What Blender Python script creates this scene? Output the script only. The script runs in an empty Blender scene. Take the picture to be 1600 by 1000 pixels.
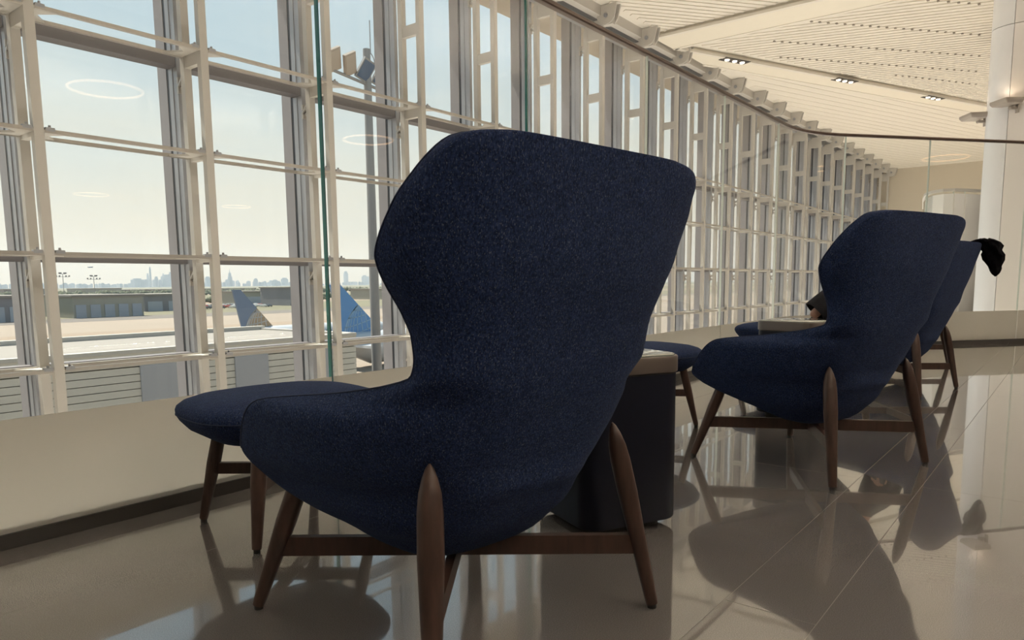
import bpy, bmesh, math, random
import numpy as np
from mathutils import Vector, Matrix

random.seed(7)
S = bpy.context.scene
COL = S.collection

# ------------------------------------------------------------------ camera
H = 0.85                                   # camera height (m); X runs along the facade, Y out of the window
F_PX, CX, CY = 1120.0, 800.0, 578.0        # focal length and principal point of the 1600x1000 photograph


def _ray(x, y):
    return np.array([x - CX, y - CY, F_PX])


_n = _ray(890, 9800); _n /= np.linalg.norm(_n)                      # straight down
_hy = CY - ((1690 - CX) * _n[0] + F_PX * _n[2]) / _n[1]
_u = _ray(1690, _hy); _u -= _n * (_u @ _n); _u /= np.linalg.norm(_u)   # along the facade
_v = np.cross(-_n, _u)
if _v[0] > 0: _v = -_v
CM = np.array([_u, _v, -_n])


def at(x, y, Y):
    """the place seen at photograph pixel x,y on the vertical plane at distance Y outside"""
    w = CM @ _ray(x, y); t = Y / w[1]
    return Vector((w[0] * t, Y, w[2] * t + H))


def onz(x, y, z):
    w = CM @ _ray(x, y); t = (z - H) / w[2]
    return Vector((w[0] * t, w[1] * t, z))


cam_d = bpy.data.cameras.new('camera'); cam = bpy.data.objects.new('camera', cam_d); COL.objects.link(cam)
cam_d.sensor_width = 36.0; cam_d.lens = F_PX / 1600 * 36.0
cam_d.shift_y = (CY - 500) / 1600.0
cam_d.clip_start = 0.05; cam_d.clip_end = 60000
r, u_, b_ = CM @ np.array([1, 0, 0]), -(CM @ np.array([0, 1, 0])), -(CM @ np.array([0, 0, 1]))
cam.matrix_world = Matrix(((r[0], u_[0], b_[0], 0), (r[1], u_[1], b_[1], 0), (r[2], u_[2], b_[2], H), (0, 0, 0, 1)))
S.camera = cam

# ------------------------------------------------------------------ sky, sun, exposure
wd = bpy.data.worlds.new('sky'); S.world = wd; wd.use_nodes = True
nt = wd.node_tree; nt.nodes.clear()
out = nt.nodes.new('ShaderNodeOutputWorld'); bg = nt.nodes.new('ShaderNodeBackground')
tc = nt.nodes.new('ShaderNodeTexCoord'); sep = nt.nodes.new('ShaderNodeSeparateXYZ')
ramp = nt.nodes.new('ShaderNodeValToRGB')
nt.links.new(tc.outputs['Generated'], sep.inputs[0])
noi = nt.nodes.new('ShaderNodeTexNoise'); noi.inputs['Scale'].default_value = 5.0; noi.inputs['Detail'].default_value = 5
mp = nt.nodes.new('ShaderNodeMapping'); mp.inputs['Scale'].default_value = (1, 1, 4)
nt.links.new(tc.outputs['Generated'], mp.inputs[0]); nt.links.new(mp.outputs[0], noi.inputs['Vector'])
ma = nt.nodes.new('ShaderNodeMath'); ma.operation = 'MULTIPLY_ADD'; ma.inputs[1].default_value = 0.16
nt.links.new(noi.outputs['Fac'], ma.inputs[0]); nt.links.new(sep.outputs['Z'], ma.inputs[2])
sb = nt.nodes.new('ShaderNodeMath'); sb.operation = 'SUBTRACT'; sb.inputs[1].default_value = 0.08
nt.links.new(ma.outputs[0], sb.inputs[0]); nt.links.new(sb.outputs[0], ramp.inputs[0])
e = ramp.color_ramp.elements
e[0].position = 0.0; e[0].color = (0.80, 0.71, 0.56, 1)
e[1].position = 1.0; e[1].color = (0.26, 0.42, 0.58, 1)
for p, c in ((0.06, (0.78, 0.71, 0.58, 1)), (0.18, (0.66, 0.68, 0.64, 1)), (0.30, (0.48, 0.58, 0.64, 1)), (0.45, (0.36, 0.50, 0.61, 1)), (0.65, (0.30, 0.46, 0.60, 1))):
    k = e.new(p); k.color = c
nt.links.new(ramp.outputs[0], bg.inputs[0]); bg.inputs[1].default_value = 0.84
nt.links.new(bg.outputs[0], out.inputs[0])

sd = bpy.data.lights.new('sun', 'SUN'); sun = bpy.data.objects.new('sun', sd); COL.objects.link(sun)
sd.energy = 7.5; sd.angle = 0.02; sd.color = (1.0, 0.92, 0.80)
sun.rotation_euler = Vector((-0.08, 0.46, 0.88)).to_track_quat('Z', 'Y').to_euler()

S.view_settings.view_transform = 'Standard'; S.view_settings.look = 'None'
S.view_settings.exposure = 0.5; S.view_settings.gamma = 1.0; S.view_settings.use_curve_mapping = False
S.cycles.transparent_max_bounces = 32
S.cycles.max_bounces = 8; S.cycles.diffuse_bounces = 4; S.cycles.glossy_bounces = 4
S.cycles.caustics_reflective = False; S.cycles.caustics_refractive = False


# ------------------------------------------------------------------ materials
def mat(name):
    m = bpy.data.materials.new(name); m.use_nodes = True
    return m, m.node_tree, m.node_tree.nodes['Principled BSDF']


def plain(name, col, rough=0.5, metal=0.0, var=0.06, scale=6.0, bump=0.0, spec=0.5, coat=0.0):
    m, t, b = mat(name)
    n = t.nodes.new('ShaderNodeTexNoise'); n.inputs['Scale'].default_value = scale; n.inputs['Detail'].default_value = 4
    tcn = t.nodes.new('ShaderNodeTexCoord'); t.links.new(tcn.outputs['Object'], n.inputs['Vector'])
    mx = t.nodes.new('ShaderNodeMix'); mx.data_type = 'RGBA'
    mx.inputs['A'].default_value = (*[c * (1 - var) for c in col], 1); mx.inputs['B'].default_value = (*[min(1, c * (1 + var)) for c in col], 1)
    t.links.new(n.outputs['Fac'], mx.inputs['Factor']); t.links.new(mx.outputs['Result'], b.inputs['Base Color'])
    b.inputs['Roughness'].default_value = rough; b.inputs['Metallic'].default_value = metal
    b.inputs['Specular IOR Level'].default_value = spec; b.inputs['Coat Weight'].default_value = coat
    if bump:
        bp = t.nodes.new('ShaderNodeBump'); bp.inputs['Strength'].default_value = bump; bp.inputs['Distance'].default_value = 0.01
        t.links.new(n.outputs['Fac'], bp.inputs['Height']); t.links.new(bp.outputs[0], b.inputs['Normal'])
    return m


def emis(name, col, strength):
    m, t, b = mat(name)
    b.inputs['Base Color'].default_value = (*col, 1); b.inputs['Emission Color'].default_value = (*col, 1)
    b.inputs['Emission Strength'].default_value = strength
    return m


def glass(name, tint, rough=0.0, ior=1.45, smudge=0.0):
    m = bpy.data.materials.new(name); m.use_nodes = True; t = m.node_tree; t.nodes.clear()
    o = t.nodes.new('ShaderNodeOutputMaterial'); mx = t.nodes.new('ShaderNodeMixShader')
    tr = t.nodes.new('ShaderNodeBsdfTransparent'); gl = t.nodes.new('ShaderNodeBsdfGlossy'); fr = t.nodes.new('ShaderNodeFresnel')
    tr.inputs[0].default_value = (*tint, 1); gl.inputs['Roughness'].default_value = rough; fr.inputs[0].default_value = ior
    # the same outer-surface Fresnel on both faces of the pane (light is not bent by this thin slab, so no inner total reflection)
    ge = t.nodes.new('ShaderNodeNewGeometry'); mr = t.nodes.new('ShaderNodeMapRange')
    mr.inputs['To Min'].default_value = ior; mr.inputs['To Max'].default_value = 1.0 / ior
    t.links.new(ge.outputs['Backfacing'], mr.inputs['Value']); t.links.new(mr.outputs[0], fr.inputs[0])
    t.links.new(fr.outputs[0], mx.inputs[0]); t.links.new(tr.outputs[0], mx.inputs[1]); t.links.new(gl.outputs[0], mx.inputs[2])
    t.links.new(mx.outputs[0], o.inputs[0])
    return m


def fabric(name, dark, mid, fleck):
    m, t, b = mat(name)
    tcn = t.nodes.new('ShaderNodeTexCoord')
    mpn = t.nodes.new('ShaderNodeMapping'); mpn.inputs['Scale'].default_value = (1, 1, 0.55)
    t.links.new(tcn.outputs['Object'], mpn.inputs[0])
    n1 = t.nodes.new('ShaderNodeTexNoise'); n1.inputs['Scale'].default_value = 260; n1.inputs['Detail'].default_value = 3
    n2 = t.nodes.new('ShaderNodeTexNoise'); n2.inputs['Scale'].default_value = 420; n2.inputs['Detail'].default_value = 2
    n3 = t.nodes.new('ShaderNodeTexNoise'); n3.inputs['Scale'].default_value = 30; n3.inputs['Detail'].default_value = 4
    for n in (n1, n2): t.links.new(mpn.outputs[0], n.inputs['Vector'])
    t.links.new(tcn.outputs['Object'], n3.inputs['Vector'])
    r1 = t.nodes.new('ShaderNodeValToRGB'); r1.color_ramp.elements[0].position = 0.36; r1.color_ramp.elements[1].position = 0.64
    r1.color_ramp.elements[0].color = (*dark, 1); r1.color_ramp.elements[1].color = (*mid, 1)
    t.links.new(n1.outputs['Fac'], r1.inputs[0])
    r2 = t.nodes.new('ShaderNodeValToRGB'); r2.color_ramp.elements[0].position = 0.58; r2.color_ramp.elements[1].position = 0.72
    t.links.new(n2.outputs['Fac'], r2.inputs[0])
    mx = t.nodes.new('ShaderNodeMix'); mx.data_type = 'RGBA'; mx.inputs['B'].default_value = (*fleck, 1)
    t.links.new(r2.outputs[0], mx.inputs['Factor']); t.links.new(r1.outputs[0], mx.inputs['A'])
    hs = t.nodes.new('ShaderNodeHueSaturation'); mr = t.nodes.new('ShaderNodeMapRange')
    mr.inputs['To Min'].default_value = 0.75; mr.inputs['To Max'].default_value = 1.25
    t.links.new(n3.outputs['Fac'], mr.inputs['Value']); t.links.new(mr.outputs[0], hs.inputs['Value'])
    t.links.new(mx.outputs['Result'], hs.inputs['Color']); t.links.new(hs.outputs[0], b.inputs['Base Color'])
    b.inputs['Roughness'].default_value = 0.95; b.inputs['Specular IOR Level'].default_value = 0.15
    b.inputs['Sheen Weight'].default_value = 0.04; b.inputs['Sheen Tint'].default_value = (0.45, 0.6, 1.0, 1)
    bp = t.nodes.new('ShaderNodeBump'); bp.inputs['Strength'].default_value = 0.5; bp.inputs['Distance'].default_value = 0.002
    t.links.new(n1.outputs['Fac'], bp.inputs['Height']); t.links.new(bp.outputs[0], b.inputs['Normal'])
    return m


def wood(name, a, c, rough=0.4):
    m, t, b = mat(name)
    tcn = t.nodes.new('ShaderNodeTexCoord'); mpn = t.nodes.new('ShaderNodeMapping'); mpn.inputs['Scale'].default_value = (34, 34, 6)
    n = t.nodes.new('ShaderNodeTexNoise'); n.inputs['Scale'].default_value = 1.6; n.inputs['Detail'].default_value = 6
    rp = t.nodes.new('ShaderNodeValToRGB'); rp.color_ramp.elements[0].position = 0.3; rp.color_ramp.elements[1].position = 0.75
    rp.color_ramp.elements[0].color = (*a, 1); rp.color_ramp.elements[1].color = (*c, 1)
    t.links.new(tcn.outputs['Object'], mpn.inputs[0]); t.links.new(mpn.outputs[0], n.inputs['Vector'])
    t.links.new(n.outputs['Fac'], rp.inputs[0]); t.links.new(rp.outputs[0], b.inputs['Base Color'])
    b.inputs['Roughness'].default_value = rough
    return m


def floor_mat():
    m, t, b = mat('polished terrazzo')
    tcn = t.nodes.new('ShaderNodeTexCoord')
    n = t.nodes.new('ShaderNodeTexNoise'); n.inputs['Scale'].default_value = 420; n.inputs['Detail'].default_value = 2
    n2 = t.nodes.new('ShaderNodeTexNoise'); n2.inputs['Scale'].default_value = 0.9; n2.inputs['Detail'].default_value = 5
    n3 = t.nodes.new('ShaderNodeTexNoise'); n3.inputs['Scale'].default_value = 2.2; n3.inputs['Detail'].default_value = 2
    for k in (n, n2, n3): t.links.new(tcn.outputs['Object'], k.inputs['Vector'])
    rp = t.nodes.new('ShaderNodeValToRGB')
    rp.color_ramp.elements[0].position = 0.3; rp.color_ramp.elements[0].color = (0.148, 0.139, 0.136, 1)
    rp.color_ramp.elements[1].position = 0.74; rp.color_ramp.elements[1].color = (0.265, 0.25, 0.245, 1)
    k = rp.color_ramp.elements.new(0.5); k.color = (0.183, 0.172, 0.168, 1)
    t.links.new(n.outputs['Fac'], rp.inputs[0])
    hs = t.nodes.new('ShaderNodeHueSaturation'); mr = t.nodes.new('ShaderNodeMapRange')
    mr.inputs['To Min'].default_value = 0.85; mr.inputs['To Max'].default_value = 1.15
    t.links.new(n2.outputs['Fac'], mr.inputs['Value']); t.links.new(mr.outputs[0], hs.inputs['Value'])
    t.links.new(rp.outputs[0], hs.inputs['Color']); t.links.new(hs.outputs[0], b.inputs['Base Color'])
    b.inputs['Roughness'].default_value = 0.10; b.inputs['IOR'].default_value = 1.55
    b.inputs['Coat Weight'].default_value = 1.0; b.inputs['Coat Roughness'].default_value = 0.015; b.inputs['Coat IOR'].default_value = 1.6
    bp = t.nodes.new('ShaderNodeBump'); bp.inputs['Strength'].default_value = 0.02; bp.inputs['Distance'].default_value = 0.02
    t.links.new(n3.outputs['Fac'], bp.inputs['Height']); t.links.new(bp.outputs[0], b.inputs['Coat Normal']); t.links.new(bp.outputs[0], b.inputs['Normal'])
    return m


def frosted_mat():
    m = bpy.data.materials.new('frosted film'); m.use_nodes = True; t = m.node_tree; t.nodes.clear()
    o = t.nodes.new('ShaderNodeOutputMaterial'); mx = t.nodes.new('ShaderNodeMixShader'); mx.inputs[0].default_value = 0.62
    d = t.nodes.new('ShaderNodeBsdfDiffuse'); tr = t.nodes.new('ShaderNodeBsdfTranslucent')
    n = t.nodes.new('ShaderNodeTexNoise'); n.inputs['Scale'].default_value = 1.5
    tcn = t.nodes.new('ShaderNodeTexCoord'); t.links.new(tcn.outputs['Object'], n.inputs['Vector'])
    cm = t.nodes.new('ShaderNodeMix'); cm.data_type = 'RGBA'
    cm.inputs['A'].default_value = (0.84, 0.81, 0.74, 1); cm.inputs['B'].default_value = (0.90, 0.87, 0.80, 1)
    t.links.new(n.outputs['Fac'], cm.inputs['Factor'])
    for k in (d, tr): t.links.new(cm.outputs['Result'], k.inputs[0])
    gl = t.nodes.new('ShaderNodeBsdfGlossy'); gl.inputs['Roughness'].default_value = 0.12
    m2 = t.nodes.new('ShaderNodeMixShader'); fr = t.nodes.new('ShaderNodeFresnel'); fr.inputs[0].default_value = 1.4
    t.links.new(d.outputs[0], mx.inputs[1]); t.links.new(tr.outputs[0], mx.inputs[2])
    t.links.new(fr.outputs[0], m2.inputs[0]); t.links.new(mx.outputs[0], m2.inputs[1]); t.links.new(gl.outputs[0], m2.inputs[2])
    t.links.new(m2.outputs[0], o.inputs[0])
    return m


M = dict(
    steel=plain('white painted steel', (0.57, 0.545, 0.505), 0.45, var=0.03, scale=3),
    rod=plain('satin rod', (0.48, 0.45, 0.41), 0.28, metal=0.3, var=0.03),
    alu=plain('grey aluminium', (0.40, 0.41, 0.44), 0.4, metal=0.35, var=0.04),
    fin=plain('pale aluminium fin', (0.36, 0.34, 0.36), 0.45, var=0.03),
    tran=plain('backlit grey transom', (0.20, 0.19, 0.20), 0.45, metal=0.3),  # backlit shade put into a darker copy of the aluminium
    gasket=plain('black gasket', (0.06, 0.065, 0.08), 0.6),
    pane=glass('window glass', (0.975, 0.988, 0.982), ior=1.3),
    screen=glass('screen glass', (0.985, 0.992, 0.986), ior=1.3),
    edge=plain('green glass edge', (0.02, 0.16, 0.14), 0.15, var=0.2),
    edge_lit=plain('lit glass edge', (0.75, 0.82, 0.76), 0.25, var=0.05),  # same glass edge with the light it catches put into the colour
    frosted=frosted_mat(),
    shoe=plain('dark bronze shoe', (0.10, 0.095, 0.09), 0.35, metal=0.4),
    hand=plain('bronze handrail', (0.11, 0.075, 0.06), 0.3, metal=0.5),
    floor=floor_mat(),
    grout=plain('floor joint', (0.205, 0.185, 0.175), 0.6),
    concrete=plain('hall floor', (0.72, 0.66, 0.56), 0.5),
    ceil=plain('ceiling panel', (0.80, 0.76, 0.68), 0.75, var=0.02, scale=0.5),
    rib=plain('ceiling rib', (0.78, 0.74, 0.66), 0.7, var=0.02, scale=0.5),
    band=plain('ceiling band', (0.82, 0.77, 0.66), 0.6, var=0.02),
    slot=plain('dark slot', (0.05, 0.045, 0.04), 0.7),
    dimple=plain('ceiling slot', (0.28, 0.25, 0.21), 0.7),
    wall=plain('cream wall', (0.66, 0.60, 0.50), 0.8, var=0.02),
    backwall=plain('lounge back wall', (0.22, 0.19, 0.17), 0.8, var=0.1, scale=1.0),
    panel=plain('white cladding panel', (0.88, 0.86, 0.84), 0.35, var=0.02, scale=0.8),
    column=plain('pale corner cladding', (0.86, 0.88, 0.92), 0.3, var=0.02),
    fabric=fabric('navy tweed', (0.009, 0.0155, 0.050), (0.026, 0.046, 0.122), (0.12, 0.145, 0.20)),
    piping=plain('navy piping', (0.016, 0.027, 0.07), 0.8),
    wood=wood('walnut', (0.048, 0.026, 0.020), (0.085, 0.046, 0.035)),
    glide=plain('black glide', (0.02, 0.02, 0.02), 0.5),
    tbody=plain('navy lacquer', (0.008, 0.010, 0.022), 0.45, var=0.05, spec=.25),
    trim=plain('taupe metal band', (0.125, 0.103, 0.093), 0.35, metal=0.3),
    ttop=plain('table glass top', (0.30, 0.33, 0.30), 0.05, var=0.03, coat=1.0),
    tledge=plain('wood tray', (0.16, 0.08, 0.05), 0.25),
    steelcap=plain('polished steel', (0.7, 0.7, 0.7), 0.15, metal=1.0),
    lamp=plain('grey luminaire', (0.40, 0.36, 0.32), 0.45),
    bulb=emis('warm lamp', (1.0, 0.86, 0.66), 2.0),
    dimlens=emis('dim amber lens', (1.0, 0.72, 0.5), 0.35),
    strip=emis('light strip', (1.0, 0.92, 0.80), 1.0),
    ring=emis('warm ring light', (1.0, 0.62, 0.35), 5.0),
    black=plain('black cotton', (0.006, 0.006, 0.010), 0.95, var=0.3, scale=20, bump=0.3),
    jacket=plain('black fleece', (0.004, 0.004, 0.006), 0.95, var=0.3, scale=30, bump=0.4, spec=0.1),
    trousers=plain('grey trousers', (0.05, 0.05, 0.06), 0.9),
    skin=plain('skin', (0.52, 0.30, 0.22), 0.5, var=0.05, scale=25),
    hair=plain('dark hair', (0.02, 0.014, 0.01), 0.6),
    siding=plain('pale siding', (0.55, 0.53, 0.48), 0.6, var=0.03, scale=0.4),
    siding2=plain('grey siding bay', (0.36, 0.37, 0.40), 0.6, var=0.03, scale=0.4),
    roof=plain('pale roof membrane', (0.24, 0.22, 0.20), 0.8, var=0.05, scale=0.2),
    parapet=plain('white coping', (0.48, 0.456, 0.42), 0.6),
    tarmac=plain('concrete apron', (0.25, 0.205, 0.165), 0.9, var=0.14, scale=0.03),
    scrub=plain('scrub', (0.15, 0.14, 0.09), 0.95, var=0.3, scale=0.02),
    asphalt=plain('asphalt', (0.132, 0.116, 0.105), 0.9, var=0.1, scale=0.05),
    soil=plain('bare soil', (0.24, 0.185, 0.14), 0.95, var=0.1, scale=0.05),
    leaf=plain('tree foliage', (0.09, 0.10, 0.06), 0.9, var=0.4, scale=0.3),
    hangar=plain('hangar cladding', (0.30, 0.30, 0.26), 0.7, var=0.1, scale=0.1),  # lightened in colour for distance haze and glare
    hangar2=plain('dark hangar cladding', (0.20, 0.20, 0.22), 0.7, var=0.1, scale=0.1),  # distance haze lifted into this colour too
    hangar3=plain('blue grey panel', (0.32, 0.36, 0.42), 0.6, var=0.1, scale=0.1),
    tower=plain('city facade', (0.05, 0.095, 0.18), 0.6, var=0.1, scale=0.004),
    mast=plain('galvanised mast', (0.252, 0.252, 0.259), 0.5, metal=0.3),
    panelface=plain('floodlight face', (0.35, 0.294, 0.252), 0.3),
    fuselage=plain('aircraft white', (0.444, 0.462, 0.492), 0.3, var=0.02),
    tailgrey=plain('tail slate blue', (0.14, 0.19, 0.28), 0.35, var=0.05),  # tail colour paled to carry the haze
    tailblue=plain('tail bright blue', (0.08, 0.24, 0.52), 0.35, var=0.05),  # blue paled for haze as well
    gold=plain('globe gold', (0.36, 0.264, 0.168), 0.4, var=0.03),
    pale=plain('globe line white', (0.45, 0.48, 0.516), 0.4, var=0.02),
    palesky=plain('globe line light blue', (0.238, 0.392, 0.56), 0.4, var=0.02),
    dark=plain('dark glass', (0.03, 0.035, 0.045), 0.15),
    carw=plain('white car paint', (0.45, 0.45, 0.444), 0.3), card=plain('dark car paint', (0.10, 0.11, 0.13), 0.3),
    carr=plain('red car paint', (0.35, 0.08, 0.06), 0.3),
    soffit=plain('outer soffit', (0.62, 0.56, 0.47), 0.8, var=0.02),
)


# ------------------------------------------------------------------ mesh helpers
class MB:
    def __init__(s): s.v = []; s.f = []; s.mi = []; s.cur = 0

    def add(s, vs, fs):
        o = len(s.v); s.v += [tuple(p) for p in vs]; s.f += [tuple(i + o for i in f) for f in fs]; s.mi += [s.cur] * len(fs)
        return s

    def box(s, x0, x1, y0, y1, z0, z1):
        return s.add([(x0, y0, z0), (x1, y0, z0), (x1, y1, z0), (x0, y1, z0), (x0, y0, z1), (x1, y0, z1), (x1, y1, z1), (x0, y1, z1)],
                     [(0, 3, 2, 1), (4, 5, 6, 7), (0, 1, 5, 4), (1, 2, 6, 5), (2, 3, 7, 6), (3, 0, 4, 7)])

    def prism(s, poly, z0, z1):
        n = len(poly)
        a = sum(poly[i][0] * poly[(i + 1) % n][1] - poly[(i + 1) % n][0] * poly[i][1] for i in range(n))
        if a < 0: poly = poly[::-1]
        vs = [(p[0], p[1], z0) for p in poly] + [(p[0], p[1], z1) for p in poly]
        fs = [tuple(range(n - 1, -1, -1)), tuple(range(n, 2 * n))] + [(i, (i + 1) % n, n + (i + 1) % n, n + i) for i in range(n)]
        return s.add(vs, fs)

    def loft(s, rings, cap0=True, cap1=True, closed=True):
        n = len(rings[0]); vs = [p for r_ in rings for p in r_]; fs = []
        for k in range(len(rings) - 1):
            for i in range(n if closed else n - 1):
                j = (i + 1) % n
                fs.append((k * n + i, k * n + j, (k + 1) * n + j, (k + 1) * n + i))
        if cap0: fs.append(tuple(range(n - 1, -1, -1)))
        if cap1: fs.append(tuple(range((len(rings) - 1) * n, len(rings) * n)))
        return s.add(vs, fs)

    def tube(s, pts, rad, n=10, closed=False):
        pts = [Vector(p) for p in pts]; rs = rad if isinstance(rad, (list, tuple)) else [rad] * len(pts)
        rings = []; up = None
        for i, p in enumerate(pts):
            if closed: d = pts[(i + 1) % len(pts)] - pts[i - 1]
            else: d = pts[min(i + 1, len(pts) - 1)] - pts[max(i - 1, 0)]
            d.normalize()
            if up is None: up = Vector((0, 0, 1)) if abs(d.z) < 0.9 else Vector((1, 0, 0))
            a = d.cross(up).normalized(); up = a.cross(d).normalized()
            rings.append([p + (a * math.cos(t) + up * math.sin(t)) * rs[i] for t in [2 * math.pi * k / n for k in range(n)]])
        if closed: rings.append(rings[0])
        return s.loft(rings, not closed, not closed)

    def beam(s, p, q, w, h_, up=(0, 0, 1), w2=None, h2=None):
        p, q = Vector(p), Vector(q); d = (q - p).normalized(); up = Vector(up)
        a = d.cross(up).normalized(); b = a.cross(d).normalized()
        w2 = w if w2 is None else w2; h2 = h_ if h2 is None else h2
        R = []
        for c, ww, hh in ((p, w, h_), (q, w2, h2)):
            R.append([c + a * (sx * ww / 2) + b * (sy * hh / 2) for sx, sy in ((-1, -1), (1, -1), (1, 1), (-1, 1))])
        return s.loft(R)

    def mesh(s, name, mats, smooth=False, angle=None):
        me = bpy.data.meshes.new(name); me.from_pydata(s.v, [], s.f); me.update()
        mats = mats if isinstance(mats, (list, tuple)) else [mats]
        for m in mats: me.materials.append(m)
        for p, i in zip(me.polygons, s.mi): p.material_index = i
        bm = bmesh.new(); bm.from_mesh(me); bmesh.ops.recalc_face_normals(bm, faces=bm.faces)
        if smooth:
            ang = math.radians(angle or 40)
            for f in bm.faces: f.smooth = True
            for ed in bm.edges:
                if len(ed.link_faces) == 2 and ed.calc_face_angle(0) > ang: ed.smooth = False
        bm.to_mesh(me); bm.free()
        return me


def link(name, me, parent=None, loc=None, rz=None):
    o = bpy.data.objects.new(name, me); COL.objects.link(o)
    if parent: o.parent = parent
    if loc is not None: o.location = loc
    if rz is not None: o.rotation_euler = (0, 0, rz)
    return o


def part(name, mb, m, parent=None, smooth=False, angle=None, loc=None, rz=None):
    return link(name, mb.mesh(name, m, smooth, angle), parent, loc, rz)


def empty(name, loc=(0, 0, 0), rz=0.0):
    o = bpy.data.objects.new(name, None); COL.objects.link(o); o.location = loc; o.rotation_euler = (0, 0, rz)
    o.empty_display_size = 0.1
    return o


def tag(o, label=None, cat=None, group=None, kind=None):
    if label: o['label'] = label
    if cat: o['category'] = cat
    if group: o['group'] = group
    if kind: o['kind'] = kind
    return o


def copy_tree(o, parent=None):
    c = o.copy(); COL.objects.link(c); c.parent = parent
    for ch in o.children: copy_tree(ch, c)
    return c


def bevel(o, w, seg=2):
    md = o.modifiers.new('bevel', 'BEVEL'); md.width = w; md.segments = seg; md.limit_method = 'ANGLE'
    return o


# ------------------------------------------------------------------ lounge floor
RAIL_Y = 2.72
fl = tag(empty('floor'), kind='structure')
# outline of the lounge slab: straight along the screen, then along the angled end screen
END_DIR = Vector((0.777, -0.629)); END_P = Vector((9.03, 2.72))
mb = MB(); mb.prism([(-7, -8), (16.2, -8), (16.2, -2.97), (9.10, 2.78), (-7, 2.78)], -0.32, -0.0006); part('bed', mb, M['grout'], fl)
J = 0.0012


def clip(poly, a, b, c):
    """keep a*x+b*y<=c"""
    o_ = []
    for i in range(len(poly)):
        p, q = poly[i], poly[(i + 1) % len(poly)]
        dp, dq = a * p[0] + b * p[1] - c, a * q[0] + b * q[1] - c
        if dp <= 0: o_.append(p)
        if dp * dq < 0:
            t_ = dp / (dp - dq); o_.append((p[0] + (q[0] - p[0]) * t_, p[1] + (q[1] - p[1]) * t_))
    return o_


ys = [2.78, 2.16, 0.695, 0.46, -0.99, -2.45, -3.9, -5.4, -8]
nrm = Vector((0.629, 0.777))
for i in range(len(ys) - 1):
    y1, y0 = ys[i] - J, ys[i + 1] + J
    x = -7.0 + (i % 2) * 1.5
    xs = [-7.0] + [x + 2.93 * k for k in range(1, 9) if x + 2.93 * k < 16.0] + [16.2]
    for a, b in zip(xs[:-1], xs[1:]):
        pl = clip([(a + J, y0), (b - J, y0), (b - J, y1), (a + J, y1)], nrm.x, nrm.y, nrm.dot(Vector((9.10, 2.78))))
        if len(pl) > 2:
            t = MB(); t.prism(pl, -0.03, 0.0); part('tile', t, M['floor'], fl)
# hall floor far below and the slab edge
mb = MB(); mb.box(-8, 60, -8, 7.6, -5.3, -5.0); tag(part('floor_lower', mb, M['concrete']), kind='structure')

# ------------------------------------------------------------------ facade: one window bay per ladder truss
YF, X0, MOD = 6.88, 2.405, 1.5
LEV = (0.135, 1.135, 2.15, 3.14)
ZB, ZC = -5.0, 5.64
g = {}
t = MB(); t.box(-.0385, .0385, 0, .07, ZB, 5.30); g['tube_in'] = t.mesh('ladder_tube', M['steel'])
t = MB(); t.box(-.0385, .0385, .33, .405, ZB, 5.30); g['tube_out'] = t.mesh('ladder_tube', M['steel'])
t = MB(); t.box(-.03, .03, .07, .33, -.07, .07); g['rung'] = t.mesh('rung', M['steel'])
t = MB(); t.box(-.03, .03, .07, .33, -.025, .035); g['rung_s'] = t.mesh('rung', M['steel'])
t = MB(); t.box(-.03, .03, .02, .39, 5.10, 5.42); t.box(-.045, .045, -.20, .05, 5.30, 5.44); g['head'] = t.mesh('head_plate', M['steel'])
t = MB(); t.box(-.028, .028, .49, .58, ZB, 5.62); t.box(-.035, .035, .58, .655, ZB, 5.62); g['mull'] = t.mesh('mullion', M['alu'])
t = MB(); t.box(-.030, .030, .655, .70, ZB, 5.62); g['gask'] = t.mesh('gasket', M['gasket'])
t = MB(); t.box(-.036, .036, .70, .88, ZB, 5.62); g['fin'] = t.mesh('outer_fin', M['fin'])
# pair of horizontal rods with end gussets, at the ladders' inner and outer tube
t = MB(); t.box(.045, MOD - .045, -.004, .034, -.016, .016); g['rod_in'] = t.mesh('rod', M['rod'])
t = MB(); t.box(.045, MOD - .045, .35, .388, -.016, .016); g['rod_out'] = t.mesh('rod', M['rod'])
t = MB(); t.prism([(.039, .0), (.24, .0), (.24, .03), (.11, .18), (.24, .355), (.24, .39), (.039, .39)], -.012, .006)
g['gus_r'] = t.mesh('gusset', M['steel'])
t = MB(); t.prism([(-.039, .0), (-.24, .0), (-.24, .03), (-.11, .18), (-.24, .355), (-.24, .39), (-.039, .39)], -.012, .006)
g['gus_l'] = t.mesh('gusset', M['steel'])
t = MB()
for sx in (-1, 1):
    t.tube([(sx * .085, .012, .008), (sx * .085, .012, .05)], .011, 8); t.box(sx * .085 - .035, sx * .085 + .035, -.006, .036, .0, .030)
g['clamp'] = t.mesh('clamp', M['alu'])
t = MB(); t.box(.036, MOD - .036, .50, .66, -.055, .055); g['tran'] = t.mesh('transom', M['tran'])
t = MB(); t.box(.036, MOD - .036, .50, .66, -.03, .03); g['tran_s'] = t.mesh('transom', M['tran'])
t = MB()
for dz in (-.05, .05): t.beam((0, .40, dz), (0, .50, dz * .4), .03, .03, (1, 0, 0)); t.box(-.035, .035, .47, .50, dz - .03, dz + .03)
t.beam((-.02, .41, .07), (-.02, .50, -.02), .02, .022, (1, 0, 0)); t.beam((.02, .41, -.07), (.02, .50, .02), .02, .022, (1, 0, 0)); g['spider'] = t.mesh('bracket', M['rod'])
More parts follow.
